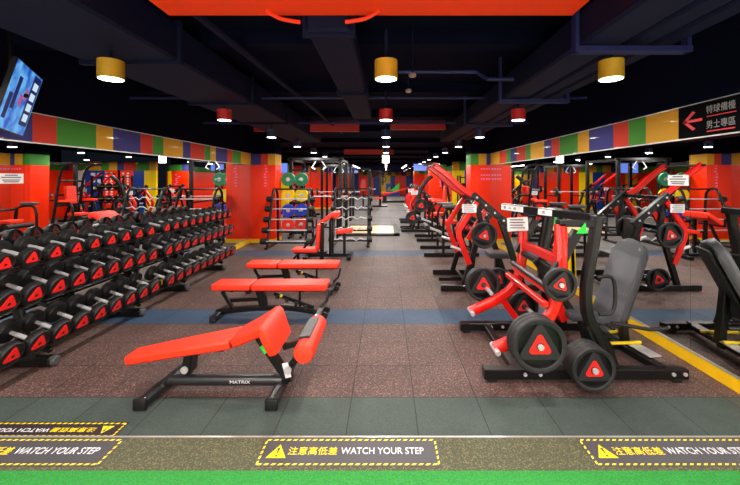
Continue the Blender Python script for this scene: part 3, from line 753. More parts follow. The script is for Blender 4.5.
def upright_bench():
    t = thing('upright_bench', 'red upright bench with low seat and vertical back, before the barbell racks', 'bench')
    Y = 7.3
    part('seat_pad', lambda b: pad(b, (-1.62, Y, .33), (.50, .30, .08)), 'vinyl', t)
    part('back_pad', lambda b: pad(b, (-1.36, Y, .60), (.07, .30, .50), Matrix.Rotation(.06, 3, 'Y')), 'vinyl', t)
    part('seat_frame', lambda b: (bar(b, (-1.85, Y, .27), (-1.2, Y, .27), .08, .04), bar(b, (-1.78, Y, .25), (-1.78, Y, .08), .05, .05)), 'black', t)
    part('back_frame', lambda b: (bar(b, (-1.30, Y, .10), (-1.29, Y, .88), .08, .06), bar(b, (-1.2, Y, .85), (-1.85, Y-.1, .16), .04, .04)), 'black', t)
    part('foot', lambda b: bar(b, (-1.8, Y-.28, .04), (-1.8, Y+.28, .04), .07, .07), 'black', t)
    part('foot', lambda b: bar(b, (-1.0, Y-.28, .04), (-1.0, Y+.28, .04), .07, .07), 'black', t)
    part('base_beam', lambda b: bar(b, (-1.8, Y, .07), (-1.0, Y, .07), .07, .06), 'black', t)
    settle(t, (-1.45, Y, 0))
    t = thing('preacher_bench', 'preacher curl bench with sloped red arm pad and small red seat', 'bench')
    Y = 8.05
    part('arm_pad', lambda b: pad(b, (-1.30, Y, .89), (.40, .62, .09), Matrix.Rotation(-.62, 3, 'Y'), .035), 'vinyl', t)
    part('chest_pad', lambda b: pad(b, (-1.10, Y, .97), (.10, .60, .14), None, .04), 'vinyl', t)
    part('seat_pad', lambda b: pad(b, (-.92, Y, .60), (.36, .30, .08), Matrix.Rotation(-.1, 3, 'Y')), 'vinyl', t)
    for s in (-.14, .14): part('arm_post', lambda b: bar(b, (-1.22, Y+s, .08), (-1.22, Y+s, .85), .06, .06), 'black', t)
    part('seat_post', lambda b: bar(b, (-.93, Y, .08), (-.93, Y, .57), .06, .06), 'black', t)
    part('bar_rest', lambda b: (bar(b, (-1.46, Y-.3, .74), (-1.46, Y+.3, .74), .05, .04), bar(b, (-1.5, Y-.3, .72), (-1.5, Y-.3, .90), .03, .04), bar(b, (-1.5, Y+.3, .72), (-1.5, Y+.3, .90), .03, .04), bar(b, (-1.45, Y, .74), (-1.75, Y, .12), .05, .05)), 'black', t)
    part('base_beam', lambda b: bar(b, (-1.78, Y, .06), (-.78, Y, .06), .07, .07), 'black', t)
    part('foot', lambda b: bar(b, (-.80, Y-.3, .04), (-.80, Y+.3, .04), .08, .07), 'black', t)
    part('foot', lambda b: bar(b, (-1.76, Y-.3, .04), (-1.76, Y+.3, .04), .08, .07), 'black', t)
    settle(t, (-1.3, Y, 0))
upright_bench()

# ---------------------------------------------------------------- barbells
def barbell(zig, L=1.22, R=.075):
    t = thing('barbell', '', 'barbell'); h = L/2
    pts = [(-h, 0, 0), (h, 0, 0)]
    if zig:
        pts = [(-h, 0, 0), (-.34, 0, 0), (-.25, 0, .035), (-.15, 0, -.035), (-.06, 0, .03), (.06, 0, .03), (.15, 0, -.035), (.25, 0, .035), (.34, 0, 0), (h, 0, 0)]
    part('bar', lambda b: tube(b, pts, .014, 8), 'chrome', t)
    for s in (-1, 1):
        hd = part('end_weight', lambda b: lathe(b, [(R*.5, s*(h-.14)), (R, s*(h-.13)), (R, s*(h-.02)), (R*.85, s*h)], 'X', (0, 0, 0), 18), 'rubber', t)
        part('badge', lambda b: prism(b, rtri(R*.7, 4), 'X', *sorted((s*h, s*(h+.003)))), 'badge', hd, False)
    return t
def barbell_rack(x0, x1, yb, bars, zig, word, L):
    t = thing('barbell_rack', f'black rack of five {word} barbells beyond the benches', 'rack')
    dy = .5
    for x in (x0, x1):
        part('side_frame', lambda b: (tube(b, smooth_path([(x, yb-.02, .04), (x, yb+.22, .75), (x, yb+.42, 1.30), (x, yb+.52, 1.46), (x, yb+.66, 1.50), (x, yb+.80, 1.42), (x, yb+.86, 1.2), (x, yb+.92, .04)], 5), .034, 10), bar(b, (x, yb-.12, .03), (x, yb+1.02, .03), .07, .05)), 'black', t)
        for y, z in bars: part('bar_hook', lambda b: bar(b, (x, y+.05, z-.03), (x, y-.03, z-.025), .05, .02), 'black', t)
    for dd, z in ((.06, .15), (.60, 1.49), (.90, .3)): part('cross_tube', lambda b: tube(b, [(x0, yb+dd, z), (x1, yb+dd, z)], .022, 8), 'black', t)
    settle(t, ((x0+x1)/2, yb+.4, 0))
    p = barbell(zig, L)
    for i, (y, z) in enumerate(bars):
        lab = f'{word} fixed barbell on {["the bottom", "the second", "the middle", "the fourth", "the top"][i]} level of the barbell rack'
        if i == 0: p.location = ((x0+x1)/2, y, z); p['label'] = lab; p['group'] = f'{word} barbells on their rack'
        else: dup(p, ((x0+x1)/2, y, z), lab, f'{word} barbells on their rack')
tz = [(9.0, .20), (9.12, .46), (9.24, .72), (9.36, .98), (9.48, 1.23)]
barbell_rack(-2.98, -2.02, 9.03, tz, False, 'straight', 1.28)
barbell_rack(-1.38, -.46, 9.33, [(y+.3, z) for y, z in tz], True, 'zigzag', 1.12)

# ---------------------------------------------------------------- weight plates
def plate(R, th=.045, col='grey_rubber', name='weight_plate'):
    """tri-grip plate; axis Y, face towards -Y at y=0"""
    t = thing(name, '', 'weight plate')
    part('rim', lambda b: lathe(b, [(R*.80, .004), (R*.84, 0), (R*.96, 0), (R, .008), (R, th-.008), (R*.96, th), (R*.80, th), (R*.80, .004)], 'Y', (0, 0, 0), 36, False), col, t)
    part('web', lambda b: (prism(b, rtri(R*.90, 6, .30, PI/2), 'Y', .002, th-.004)), col, t)
    part('hole_shade', lambda b: lathe(b, [(R*.82, th*.75), (R*.82, th*.85)], 'Y', (0, 0, 0), 32), 'black', t)  # black disc painted in for the shade inside the open grip holes
    bd = part('badge', lambda b: prism(b, rtri(R*.50, 6, .35, PI/2), 'Y', 0, .008), 'badge', t, False)
    part('hub', lambda b: lathe(b, [(.032, -.004), (.032, .008)], 'Y', (0, 0, 0), 16), 'iron', bd)
    return t
PL = {}
def put_plate(R, x, y, z, label, ry=0, rz=0, group=None):
    if R not in PL: PL[R] = plate(R, .05 if R > .2 else .045, 'plate'); o = PL[R]; o.location = (x, y, z); o['label'] = label; o.rotation_euler = (0, ry, rz)
    else: o = dup(PL[R], (x, y, z), label, None, (0, ry, rz))
    if group: o['group'] = group
    return o
def stack(R, x, y, z, n, where, sgn=1):
    """n plates side by side on a peg; the outermost plate faces the aisle camera"""
    th = .05 if R > .2 else .045
    for k in range(n):
        pos = ['front', 'second', 'third', 'fourth', 'fifth'][k]
        put_plate(R, x, y+k*(th+.002), z, f'{pos} black plate with red triangle hub on {where}', .2*k, 0, f'plates on {where}')
def lone(R, x, y, z, where): put_plate(R, x, y, z, f'black tri-grip plate with red hub on {where}', .3, 0)

# ---------------------------------------------------------------- near press machine
def near_machine():
    t = thing('plate_loaded_press', 'red and black plate-loaded press machine with grey backrest, nearest the right mirror', 'exercise machine')
    F, Rr = 3.15, 4.15
    for y in (F, Rr):
        bb = part('base_bar', lambda b: bar(b, (.85, y, .068), (2.62, y, .068), .09, .085), 'black', t)
        for x in (1.2, 1.33, 2.48, 2.58): part('bolt', lambda b: lathe(b, [(.016, -.012), (.016, 0)], 'Y', (x, y-.045, .075), 10), 'chrome', bb)
        for x in (.92, 2.52): part('rubber_foot', lambda b: b2(b, (x-.04, y-.04, 0), (x+.04, y+.04, .026)), 'rubber', bb)
    part('base_rail', lambda b: bar(b, (2.42, F, .09), (2.30, Rr, .09), .08, .07), 'black', t)
    part('base_rail', lambda b: bar(b, (1.15, F, .075), (1.15, Rr, .075), .07, .06), 'black', t)
    part('slide_plate', lambda b: bar(b, (2.46, 3.28, .14), (2.42, 3.58, .14), .12, .012), 'chrome', t); part('slide_rail', lambda b: bar(b, (2.41, 3.66, .13), (2.37, 4.0, .13), .10, .03), 'iron', t)
    for y in (3.5, 3.75): part('foot_bar', lambda b: bar(b, (2.12, y, .16), (2.5, y+.03, .16), .03, .025), 'yellow_plate', t)
    # side posts
    for y, s in ((F+.05, 'front'), (Rr-.05, 'rear')):
        part('upright', lambda b: (ribbon(b, [(1.88, 1.42), (1.83, 1.12), (1.78, .82), (1.79, .56), (1.88, .36), (2.0, .10)], y, .088, .09),
                                   prism(b, [(1.76, .46), (1.86, .48), (1.99, .30), (2.05, .12), (1.93, .12), (1.84, .3)], 'Y', y-.03, y+.03)), 'black', t)
        part('top_strut', lambda b: (bar(b, (1.88, y, 1.36), (1.52, y, 1.37), .07, .06), bar(b, (1.70, y, 1.30), (1.50, y, .92), .06, .085, (1, 0, 0))), 'black', t)
        part('grab_handle', lambda b: tube(b, smooth_path([(1.84, y-.06, .90), (1.97, y-.06, .90), (2.0, y-.06, .74), (1.97, y-.06, .60), (1.86, y-.06, .58)], 4), .016, 8), 'rubber', t)
        lv = part('lever', lambda b: (ribbon(b, [(1.55, 1.36), (1.56, 1.1), (1.54, .80), (1.46, .55), (1.28, .40), (.96, .25)], y, .10, .07, 5),
                                      bar(b, (1.30, y, .42), (1.48, y, .18), .055, .07, (1, 0, 0))), 'red_metal', t)
        part('lever_peg', lambda b: lathe(b, [(.022, -.09), (.026, -.085), (.026, .09), (.022, .095)], 'Y', (.97, y, .25), 14), 'chrome', lv)
        part('plate_peg', lambda b: tube(b, [(1.20, y, .455), (1.20, y-.42 if s == 'front' else y+.28, .455)], .024, 12), 'chrome', lv)
        part('storage_peg', lambda b: tube(b, [(1.67, y, .228), (1.67, y-.34 if s == 'front' else y+.25, .228)], .024, 12), 'chrome', t)
    part('upper_peg', lambda b: tube(b, [(1.47, 3.2, .87), (1.47, 3.0, .87)], .02, 12), 'chrome', t)
    part('peg_arm', lambda b: (bar(b, (1.50, 3.62, .95), (1.72, 3.62, .66), .05, .07, (1, 0, 0)), bar(b, (1.72, 3.62, .66), (1.9, 3.62, .38), .05, .06, (1, 0, 0)), bar(b, (1.55, 3.2, .92), (1.55, 4.1, .92), .05, .05)), 'black', t)
    part('lower_link', lambda b: bar(b, (1.60, 3.62, .72), (1.80, 3.62, .34), .06, .09, (1, 0, 0)), 'red_metal', t)
    for x, z, h in ((1.56, 1.02, .085), (1.48, .74, .05), (1.40, .66, .05)): part('cross_tube', lambda b: bar(b, (x, F, z), (x, Rr, z), .05, h), 'red_metal', t)
    part('grip_roller', lambda b: tube(b, [(1.43, F+.03, .80), (1.45, Rr-.03, .80)], .028, 12), 'iron', t)
    # converging top arm with labels
    a0, a1 = Vector((1.33, 4.12, 1.445)), Vector((1.95, 3.24, 1.40))
    ta = part('top_arm', lambda b: bar(b, a0, a1, .09, .07), 'black', t)
    def lab(b, f0, f1, hh=.06):
        d = a1-a0; side = Vector((d.y, -d.x, 0)).normalized(); side = side if side.y < 0 else -side
        p, q = a0+d*f0+side*.047, a0+d*f1+side*.047; bar(b, p, q, .003, hh)
        p, q = a0+d*f0+Vector((0, 0, .037)), a0+d*f1+Vector((0, 0, .037)); bar(b, p, q, .07, .003)
    lb_ = part('name_label', lambda b: (lab(b, .02, .28), lab(b, .44, .58)), 'white', ta)
    part('label_print', lambda b: [lab(b, f, f+.03, .03) for f in (.05, .11, .17, .22, .48)], 'ink', lb_)
    part('rear_beam', lambda b: (bar(b, (1.90, F+.02, 1.40), (1.90, Rr, 1.40), .09, .07),), 'black', t)
    cd_ = part('instruction_card', lambda b: bx(b, (1.47, 4.02, 1.255), (.23, .006, .15), Matrix.Rotation(-.05, 3, 'Y')), 'white', t, False)
    part('card_print', lambda b: [b2(b, (1.38, 4.014, 1.21+.03*i), (1.55-.02*(i % 2), 4.017, 1.22+.03*i)) for i in range(4)], 'ink', cd_, False)
    gt = part('green_triangle', lambda b: prism(b, [(1.665, 1.285), (1.755, 1.285), (1.74, 1.375)], 'Y', 3.14, 3.15), 'green_tag', t, False); gt['label'] = 'bright green triangular tag'
    # backrest + seat, facing away from the mirror
    BR = Matrix.Rotation(.34, 3, 'Z') @ Matrix.Rotation(.44, 3, 'Y')
    def cushion(c, w, h, th, r, m):
        def f(b):
            out = []
            for cx, cy, a0_ in ((w/2-r, h/2-r, 0), (-w/2+r, h/2-r, PI/2), (-w/2+r, -h/2+r, PI), (w/2-r, -h/2+r, 1.5*PI)):
                for j in range(7): a = a0_+PI/2*j/6; out.append((cx+r*math.cos(a), cy+r*math.sin(a)))
            prism(b, out, 'X', -th/2, th/2)
            es = [e for e in b.edges if abs(e.verts[0].co.x-e.verts[1].co.x) < 1e-5]
            bmesh.ops.bevel(b, geom=es, offset=th*.36, segments=3, profile=.6, affect='EDGES')
            bmesh.ops.transform(b, matrix=Matrix.Translation(c) @ m.to_4x4(), verts=b.verts)
        return f
    bk = part('backrest', cushion((2.34, 3.60, .73), .31, .90, .11, .13, BR), 'pad_black', t)
    part('backrest_shell', lambda b: pad(b, (2.40, 3.64, .70), (.03, .26, .78), BR, .01), 'rubber', bk)
    part('seat', lambda b: pad(b, (1.98, 3.65, .40), (.40, .32, .08), Matrix.Rotation(.12, 3, 'Y'), .035), 'pad_black', t)
    part('seat_post', lambda b: (bar(b, (1.98, 3.65, .36), (2.05, 3.65, .08), .07, .08), bar(b, (2.35, 3.65, .75), (2.42, 3.65, .09), .07, .08), bar(b, (1.15, 3.65, .08), (2.42, 3.65, .08), .08, .07), bar(b, (2.0, 3.25, .35), (2.0, 4.05, .35), .05, .06)), 'black', t)
    part('side_lever', lambda b: tube(b, [(2.1, 3.35, .42), (2.45, 3.35, .36), (2.62, 3.35, .37)], .018, 8), 'rubber', t)
    settle(t, (1.75, 3.65, 0))
near_machine()
stack(.216, 1.20, 2.80, .455, 3, 'the big near press lever peg')
stack(.178, 1.67, 2.88, .228, 4, 'the low storage peg beside the press seat')
stack(.203, 1.16, 4.28, .50, 2, 'the rear press lever peg')
stack(.178, 1.63, 4.25, .25, 2, 'the rear low storage peg of the press')
lone(.142, 1.47, 3.02, .87, 'the upper front peg of the near press')

# ---------------------------------------------------------------- second machine (high row)
def row_machine(Y0, Y1, label, arm=True, dx=0, nm='plate_loaded_row', pads='pad_black', tall=False):
    t = thing(nm, label, 'exercise machine')
    X = lambda v: v+dx
    for y in (Y0, Y1):
        part('base_bar', lambda b: bar(b, (X(.86), y, .055), (X(2.4), y, .055), .085, .085), 'black', t)
        part('front_leg', lambda b: (bar(b, (X(1.22), y, .08), (X(1.50), y, 1.02), .07, .08, (1, 0, 0)), bar(b, (X(1.50), y, 1.0), (X(1.42), y, 1.45), .06, .08, (1, 0, 0))), 'black', t)
        part('rear_leg', lambda b: bar(b, (X(2.15), y, .08), (X(1.80), y, 1.12), .07, .09, (1, 0, 0)), 'black', t)
        lv = part('lever', lambda b: ribbon(b, [(X(1.42), 1.40), (X(1.15), .98), (X(1.135), .93), (X(1.14), .86), (X(1.30), .43)], y-.04, .085, .06, 4, False), 'red_metal', t)
        part('lever_grip', lambda b: tube(b, [(X(1.02), y, .70), (X(1.2), y, .64)], .024, 10), 'chrome', lv)
        part('side_arm', lambda b: bar(b, (X(1.60), y+.05, 1.30), (X(1.30), y+.05, .80), .05, .08, (1, 0, 0)), 'red_metal', t)
        part('plate_peg', lambda b: tube(b, [(X(1.49), y, .90), (X(1.49), y-.24, .90)], .024, 12), 'chrome', t)
    ym = (Y0+Y1)/2
    for y in (Y0, Y1):
        tb = part('top_beam', lambda b: bar(b, (X(1.36), y, 1.52), (X(1.92), y, 1.04), .08, .10), 'black', t)
        for i in range(4): part('bolt', lambda b: lathe(b, [(.016, -.05), (.016, -.036)], 'Y', (X(1.42+.14*i), y, 1.47-.12*i), 8), 'chrome', tb)
    for x, z in ((1.30, .07), (2.2, .07), (1.42, 1.46), (1.50, 1.0)): part('cross_tube', lambda b: bar(b, (X(x), Y0, z), (X(x), Y1, z), .05, .06), 'black', t)
    if arm:
        for y in (Y0+.1, Y1-.1):
            part('pull_arm', lambda b: ribbon(b, [(X(1.42), 1.48), (X(1.22), 1.60), (X(1.0), 1.80), (X(.75), 1.99)], y, .09, .07), 'red_metal', t)
        part('pull_grip', lambda b: tube(b, [(X(.76), Y0+.02, 1.98), (X(.76), Y1-.02, 1.98)], .02, 10), 'rubber', t)
    c_ = part('instruction_card', lambda b: b2(b, (X(1.18), Y0-.09, 1.24), (X(1.40), Y0-.084, 1.37)), 'white', t, False)
    part('card_print', lambda b: [b2(b, (X(1.20), Y0-.093, 1.26+.03*i), (X(1.37-.02*(i % 2)), Y0-.09, 1.27+.03*i)) for i in range(4)], 'ink', c_, False)
    part('seat', lambda b: pad(b, (X(1.9), ym, .48), (.34, .34, .09)), pads, t)
    part('seat_post', lambda b: bar(b, (X(1.9), ym, .45), (X(1.9), ym, .06), .08, .08), 'black', t)
    part('chest_pad', lambda b: pad(b, (X(1.62), ym, .90), (.09, .28, .38)), pads, t)
    part('pad_post', lambda b: (bar(b, (X(1.55), ym, 1.02), (X(1.45), ym, .08), .07, .07, (1, 0, 0)), bar(b, (X(.9), ym, .06), (X(2.2), ym, .06), .07, .06), bar(b, (X(1.5), Y0, .98), (X(1.5), Y1, .98), .05, .05)), 'black', t)
    settle(t, (X(1.6), ym, 0))
row_machine(5.66, 6.62, 'red and black plate-loaded row machine directly behind the near press')
lone(.20, 1.49, 5.44, .905, 'the front peg of the second row machine')
lone(.178, 1.69, 5.42, .24, 'the low front peg of the second row machine')
lone(.20, 1.49, 6.40, .905, 'the rear peg of the second row machine')
o = part('storage_peg', lambda b: tube(b, [(0, 0, 0), (0, .2, 0)], .02, 10), 'chrome'); o.parent = bpy.data.objects['plate_loaded_row']
o.location = Vector((1.69, 5.45, .24))-Vector((1.6, 6.14, 0))

# third: tall frame machine with red pads and a black roller arm
def tall_machine(Y0, Y1, tall, nm, label):
    t = thing(nm, label, 'exercise machine')
    for y in (Y0, Y1):
        part('base_bar', lambda b: bar(b, (.86, y, .05), (2.1, y, .05), .08, .08), 'black', t)
        part('side_frame', lambda b: tube(b, smooth_path([(1.95, y, .08), (1.80, y, 1.0), (1.68, y, 1.8), (1.55, y, 2.1), (1.30, y, 2.2), (1.15, y, 2.18)] if tall else [(1.95, y, .08), (1.86, y, .6), (1.80, y, 1.05)], 5), .036, 10), 'black', t)
        part('front_loop', lambda b: tube(b, smooth_path([(1.30, y, .06), (1.30, y, .7), (1.33, y, .98), (1.42, y, 1.08), (1.62, y, 1.08), (1.74, y, 1.05)], 5), .03, 10), 'black', t)
        part('arm_rest', lambda b: pad(b, (1.48, y, 1.14), (.40, .12, .07)), 'vinyl' if tall else 'pad_black', t)
    ym = (Y0+Y1)/2
    for x, z in ((1.95, .1), (1.70, 1.7), (1.80, 1.0), (1.15, 2.18), (1.3, .3)):
        if z < 1.5 or tall: part('cross_tube', lambda b: tube(b, [(x, Y0, z), (x, Y1, z)], .03, 8), 'black', t)
    part('back_pad', lambda b: pad(b, (1.72, ym, 1.30), (.09, .34, .52), Matrix.Rotation(.08, 3, 'Y')), 'vinyl', t) if tall else None
    part('seat_pad', lambda b: pad(b, (1.50, ym, .74), (.36, .34, .08)), 'vinyl', t)
    part('seat_post', lambda b: bar(b, (1.62, ym, .72), (1.9, ym, .14), .07, .07, (1, 0, 0)), 'black', t); part('cross_bar', lambda b: bar(b, (1.80, Y0, 1.3 if tall else 1.0), (1.80, Y1, 1.3 if tall else 1.0), .05, .05), 'black', t)
    part('roller_arm', lambda b: (bar(b, (1.5, Y0+.1, .45), (.95, Y0+.1, .66), .05, .05),), 'chrome', t)
    part('roller', lambda b: tube(b, [(.92, Y0-.2, .68), (.92, Y0+.4, .68)], .055, 14), 'rubber', t)
    settle(t, (1.5, ym, 0))
tall_machine(8.15, 9.05, False, 'leg_extension', 'low black looped machine with red pads beyond the second row machine')
tall_machine(10.1, 10.9, True, 'leg_raise_station', 'tall arched black station with red pads beside the right pillar')

row_machine(11.9, 12.8, 'small far row machine with black arm before the red pillar', False, -.35, 'plate_loaded_row', 'vinyl')
row_machine(14.3, 15.2, 'smaller row machine behind the far row machine', False, -.30, 'plate_loaded_row', 'vinyl')
lone(.22, 1.14, 11.66, .90, 'the front peg of the far row machine')
lone(.19, 1.19, 14.06, .90, 'the peg of the farthest row machine')
lone(.22, .86, 11.70, .5, 'the low outer peg of the far row machine')
# black curved arm of the far machine
fm = bpy.data.objects['plate_loaded_row.001']
def attach(name, f, m, root):
    o = part(name, f, m, root); o.data.transform(Matrix.Translation(-root.location)); return o
attach('curved_lever', lambda b: ribbon(b, [(1.0, .5), (1.05, 1.1), (1.25, 1.6), (1.52, 1.86)], 11.8, .12, .08), 'black', fm)
attach('low_peg', lambda b: tube(b, [(.86, 11.72, .5), (.86, 11.86, .5), (1.0, 11.86, .5)], .02, 8), 'chrome', fm)

# ---------------------------------------------------------------- power cages
def cage(x0, x1, y0, y1, z, label, bar_=True, v=True):
    t = thing('power_cage', label, 'power rack')
    for x in (x0, x1):
        for y in (y0, y1): part('post', lambda b: b2(b, (x-.05, y-.05, 0), (x+.05, y+.05, z), .004), 'black', t)
        for q in ((z-.08, z-.001), (0, .07), (1.0, 1.05)): part('side_rail', lambda b: b2(b, (x-.035, y0-(.15 if q[0] == 0 else 0), q[0]), (x+.035, y1, q[1])), 'black', t)
    part('top_rail', lambda b: (b2(b, (x0-.1, y0-.05, z-.06), (x1+.1, y0+.03, z+.02), .004),), 'iron', t)
    part('top_rail', lambda b: b2(b, (x0-.04, y1-.03, z-.06), (x1+.04, y1+.03, z+.02)), 'iron', t); part('floor_rail', lambda b: b2(b, (x0, y1-.03, .0), (x1, y1+.03, .06)), 'iron', t)
    if v:
        m = (x0+x1)/2+.1
        part('pull_up_grip', lambda b: (tube(b, [(m-.22, y0, z-.28), (m-.05, y0, z-.02), (m+.05, y0, z-.02), (m+.22, y0, z-.28)], .016, 8), tube(b, [(m-.22, y0, z-.28), (m-.12, y0, z-.34)], .018, 8), tube(b, [(m+.22, y0, z-.28), (m+.12, y0, z-.34)], .018, 8)), 'chrome', t)
    if bar_:
        for x in (x0, x1): part('bar_hook', lambda b: b2(b, (x-.045, y0-.14, 1.16), (x+.045, y0-.03, 1.2)), 'chrome', t)
    settle(t, ((x0+x1)/2, (y0+y1)/2, 0))
    if bar_:
        bb = thing('olympic_barbell', f'loaded long barbell on the {label.split(" on ")[0].split(",")[0]}', 'barbell')
        xm, yb, zb = (x0+x1)/2, y0-.085, 1.225
        part('bar', lambda b: tube(b, [(xm-.95, yb, zb), (xm+.95, yb, zb)], .015, 8), 'chrome', bb)
        for s in (-1, 1):
            part('sleeve', lambda b: lathe(b, [(.026, s*.70), (.026, s*1.0)], 'X', (xm, yb, zb), 12), 'chrome', bb)
            part('loaded_weight', lambda b: lathe(b, [(.05, s*.74), (.17, s*.745), (.175, s*.79), (.05, s*.80)], 'X', (xm, yb, zb), 24), 'rubber', bb)
        settle(bb, (xm, yb, zb))
PZ = .06
cage(-2.95, -1.42, 11.2, 12.9, 2.40, 'big black power cage, nearest of the cages', True)
cage(-2.7, -1.5, 15.2, 16.5, 2.35, 'middle black power cage, behind the wooden platform', True)
cage(-2.2, -.9, 19.0, 20.2, 2.3, 'farthest black power cage left of the aisle', True, False)
cage(-5.8, -4.5, 12.2, 13.6, 2.35, 'black power cage in the left side area', True)
cage(-7.8, -6.5, 14.5, 15.8, 2.35, 'black power cage by the far left wall', True)
cage(3.9, 5.2, 12.0, 13.2, 2.35, 'black power cage in the right side area', True)
# wooden lifting platform (right part open, left under the cage)
t = thing('lifting_platform', 'low lifting platform with pale wood centre in a black frame', 'platform')
part('wood_deck', lambda b: b2(b, (-1.30, 11.35, 0), (.25, 13.2, .05)), 'wood', t, False)
part('frame', lambda b: (b2(b, (-1.34, 11.1, 0), (.40, 11.35, .06)), b2(b, (-1.34, 13.2, 0), (.40, 13.5, .06)), b2(b, (.25, 11.1, 0), (.40, 13.5, .06)), b2(b, (.38, 11.05, 0), (.42, 13.5, .09))), 'rubber', t, False)
settle(t, (-.5, 12.3, 0))

# bumper plates on a storage tree behind the barbell rack
t = thing('plate_tree', 'black upright storage frame holding coloured bumper plates', 'rack')
for x in (-2.86, -2.52):
    part('post', lambda b: b2(b, (x-.03, 10.85, 0), (x+.03, 10.91, 2.05), .004), 'black', t)
    part('foot', lambda b: b2(b, (x-.035, 10.6, 0), (x+.035, 11.1, .06), .004), 'black', t)
    for z in (1.75, 1.28, .84, .42): part('peg', lambda b: tube(b, [(x, 10.86, z), (x, 10.45, z)], .022, 8), 'chrome', t)
for z in (.1, 1.0, 2.0): part('cross_bar', lambda b: b2(b, (-2.9, 10.86, z), (-2.48, 10.90, z+.05)), 'black', t)
settle(t, (-2.64, 10.88, 0))
def bumper(col, R):
    o = thing('bumper_plate', '', 'weight plate')
    part('disc', lambda b: lathe(b, [(R*.3, .006), (R*.72, .006), (R*.76, 0), (R*.97, 0), (R, .01), (R, .06), (R*.97, .07), (R*.3, .07)], 'Y', (0, 0, 0), 28), col, o)
    part('hub', lambda b: lathe(b, [(.026, -.004), (R*.28, -.004), (R*.3, .006)], 'Y', (0, 0, 0), 20), 'chrome', o)
    return o
for z, col, cn, R in ((1.75, 'green_plate', 'green', .20), (1.28, 'yellow_plate', 'yellow', .20), (.84, 'blue_plate', 'blue', .19), (.42, 'red_plate', 'red', .19)):
    p = bumper(col, R)
    for i, (x, s) in enumerate(((-2.86, 'left'), (-2.52, 'right'))):
        if R*2 > .44: pass
        lab = f'{cn} bumper plate on the {s} post of the plate storage frame'
        yy = 10.5+.2*i
        if i == 0: p.location = (x, yy, z); p['label'] = lab; p['group'] = 'coloured bumper plates on storage frame'
        else: dup(p, (x, yy, z), lab)

# cable tower and leg press in the distance
t = thing('cable_tower', 'dark cable tower with red shroud standing left in the far aisle', 'exercise machine')
part('tower', lambda b: (b2(b, (-1.15, 23, 0), (-.95, 23.4, 2.3)), b2(b, (-.45, 23, 0), (-.3, 23.3, 2.2)), b2(b, (-1.15, 23.1, 2.2), (-.3, 23.25, 2.3)), b2(b, (-1.3, 22.6, 0), (0.1, 23.5, .08))), 'black', t)
part('shroud', lambda b: b2(b, (-1.62, 22.9, 1.0), (-1.28, 23, 1.75)), 'red_metal', t)
part('shroud_post', lambda b: b2(b, (-1.5, 22.95, 0), (-1.4, 23.05, 1.1)), 'black', t)
part('seat', lambda b: pad(b, (-.45, 22.7, .55), (.5, .4, .1)), 'vinyl', t)
part('boom', lambda b: bar(b, (-.9, 23.1, 1.9), (.25, 22.8, 2.35), .08, .1), 'black', t)
settle(t, (-.7, 23, 0))
t = thing('leg_press', 'long red leg press machine at the far end of the aisle', 'exercise machine')
part('carriage', lambda b: bar(b, (-.2, 27, .55), (1.7, 27, 1.1), .4, .12), 'red_metal', t)
part('frame', lambda b: (bar(b, (-.3, 27, .08), (1.9, 27, .08), .5, .12), bar(b, (1.7, 27, .1), (1.8, 27, 1.2), .4, .1), bar(b, (-.1, 27, .1), (-.1, 27, .55), .3, .1)), 'black', t)
part('seat', lambda b: pad(b, (-.1, 27, .72), (.6, .5, .12)), 'vinyl', t)
settle(t, (.8, 27, 0))
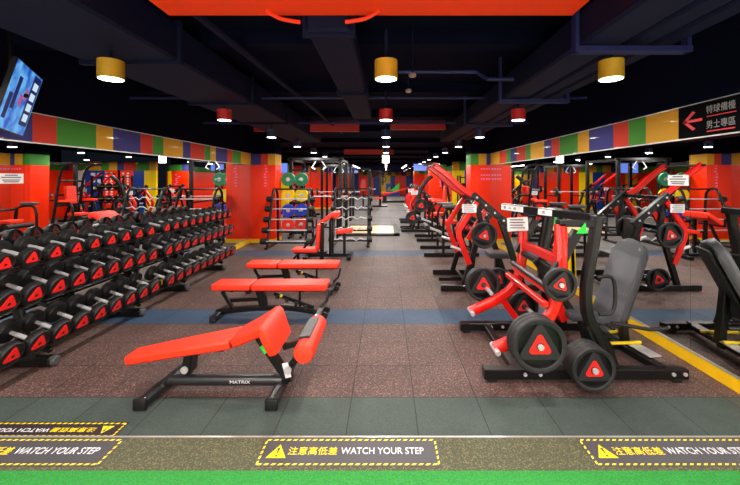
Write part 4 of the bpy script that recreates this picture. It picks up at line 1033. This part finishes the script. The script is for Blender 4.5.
# storage shelf with gear in the right side area
t = thing('storage_rack', 'tall black storage rack beyond the right pillar', 'rack')
for x in (2.95, 4.2):
    for y in (14.3, 14.8): part('post', lambda b: b2(b, (x-.03, y-.03, 0), (x+.03, y+.03, 1.9)), 'black', t)
for z in (.3, .8, 1.3, 1.8): part('shelf', lambda b: b2(b, (2.95, 14.3, z), (4.2, 14.8, z+.04)), 'black', t)
settle(t, (3.6, 14.5, 0))
mb = thing('medicine_ball', 'black medicine ball', 'ball'); part('ball', lambda b: bmesh.ops.create_uvsphere(b, u_segments=16, v_segments=10, radius=.13), 'rubber', mb)
part('seam', lambda b: lathe(b, [(.128, -.006), (.132, 0), (.128, .006)], 'Z', (0, 0, 0), 20, False), 'yellow_plate', mb)
cnt = 0
for z, w in ((.34, 'lowest'), (.84, 'second'), (1.34, 'third')):
    for k in range(4):
        lab = f'{ordn(k)} medicine ball from the aisle on the {w} shelf of the storage rack'
        if cnt == 0: mb.location = (3.12+.3*k, 14.55, z+.13); mb['label'] = lab; mb['group'] = 'medicine balls on the storage rack'
        else: dup(mb, (3.12+.3*k, 14.55, z+.13), lab, 'medicine balls on the storage rack')
        cnt += 1
# more equipment in the side areas, seen in the mirrors
row_machine(12.3, 13.2, 'red and black row machine at the outer wall of the right side area', True, 4.6, 'plate_loaded_row', 'vinyl')
row_machine(14.6, 15.5, 'red and black row machine before the blue panels of the right side area', True, 3.4, 'plate_loaded_row', 'vinyl')
row_machine(17.2, 18.1, 'red and black row machine before the left alcove wall', True, -7.6, 'plate_loaded_row', 'vinyl')
row_machine(16.6, 17.5, 'red and black row machine left of the far power cages', True, -5.6, 'plate_loaded_row', 'vinyl')

# coloured triangular board leaning at the right mirror
t = thing('triangle_board', 'yellow and orange triangular board with green tip standing against the right mirror', 'board')
part('yellow_face', lambda b: prism(b, [(5.55, .06), (5.95, .06), (5.62, .93)], 'X', 2.855, 2.875), 'yellow_wall', t, False)
part('orange_face', lambda b: prism(b, [(5.75, .06), (6.25, .06), (6.0, .95)], 'X', 2.83, 2.85), 'red_wall', t, False)
part('green_tip', lambda b: prism(b, [(5.88, .95), (6.12, .95), (6.0, 1.12)], 'X', 2.83, 2.85), 'green_tag', t, False)
part('stand', lambda b: b2(b, (2.80, 5.55, .0), (2.87, 6.25, .06)), 'curb', t, False)
settle(t, (2.85, 5.9, 0))

# ---------------------------------------------------------------- world
w = bpy.data.worlds.new('world'); S.world = w; w.use_nodes = True
w.node_tree.nodes['Background'].inputs[0].default_value = (.02, .025, .04, 1); w.node_tree.nodes['Background'].inputs[1].default_value = .3
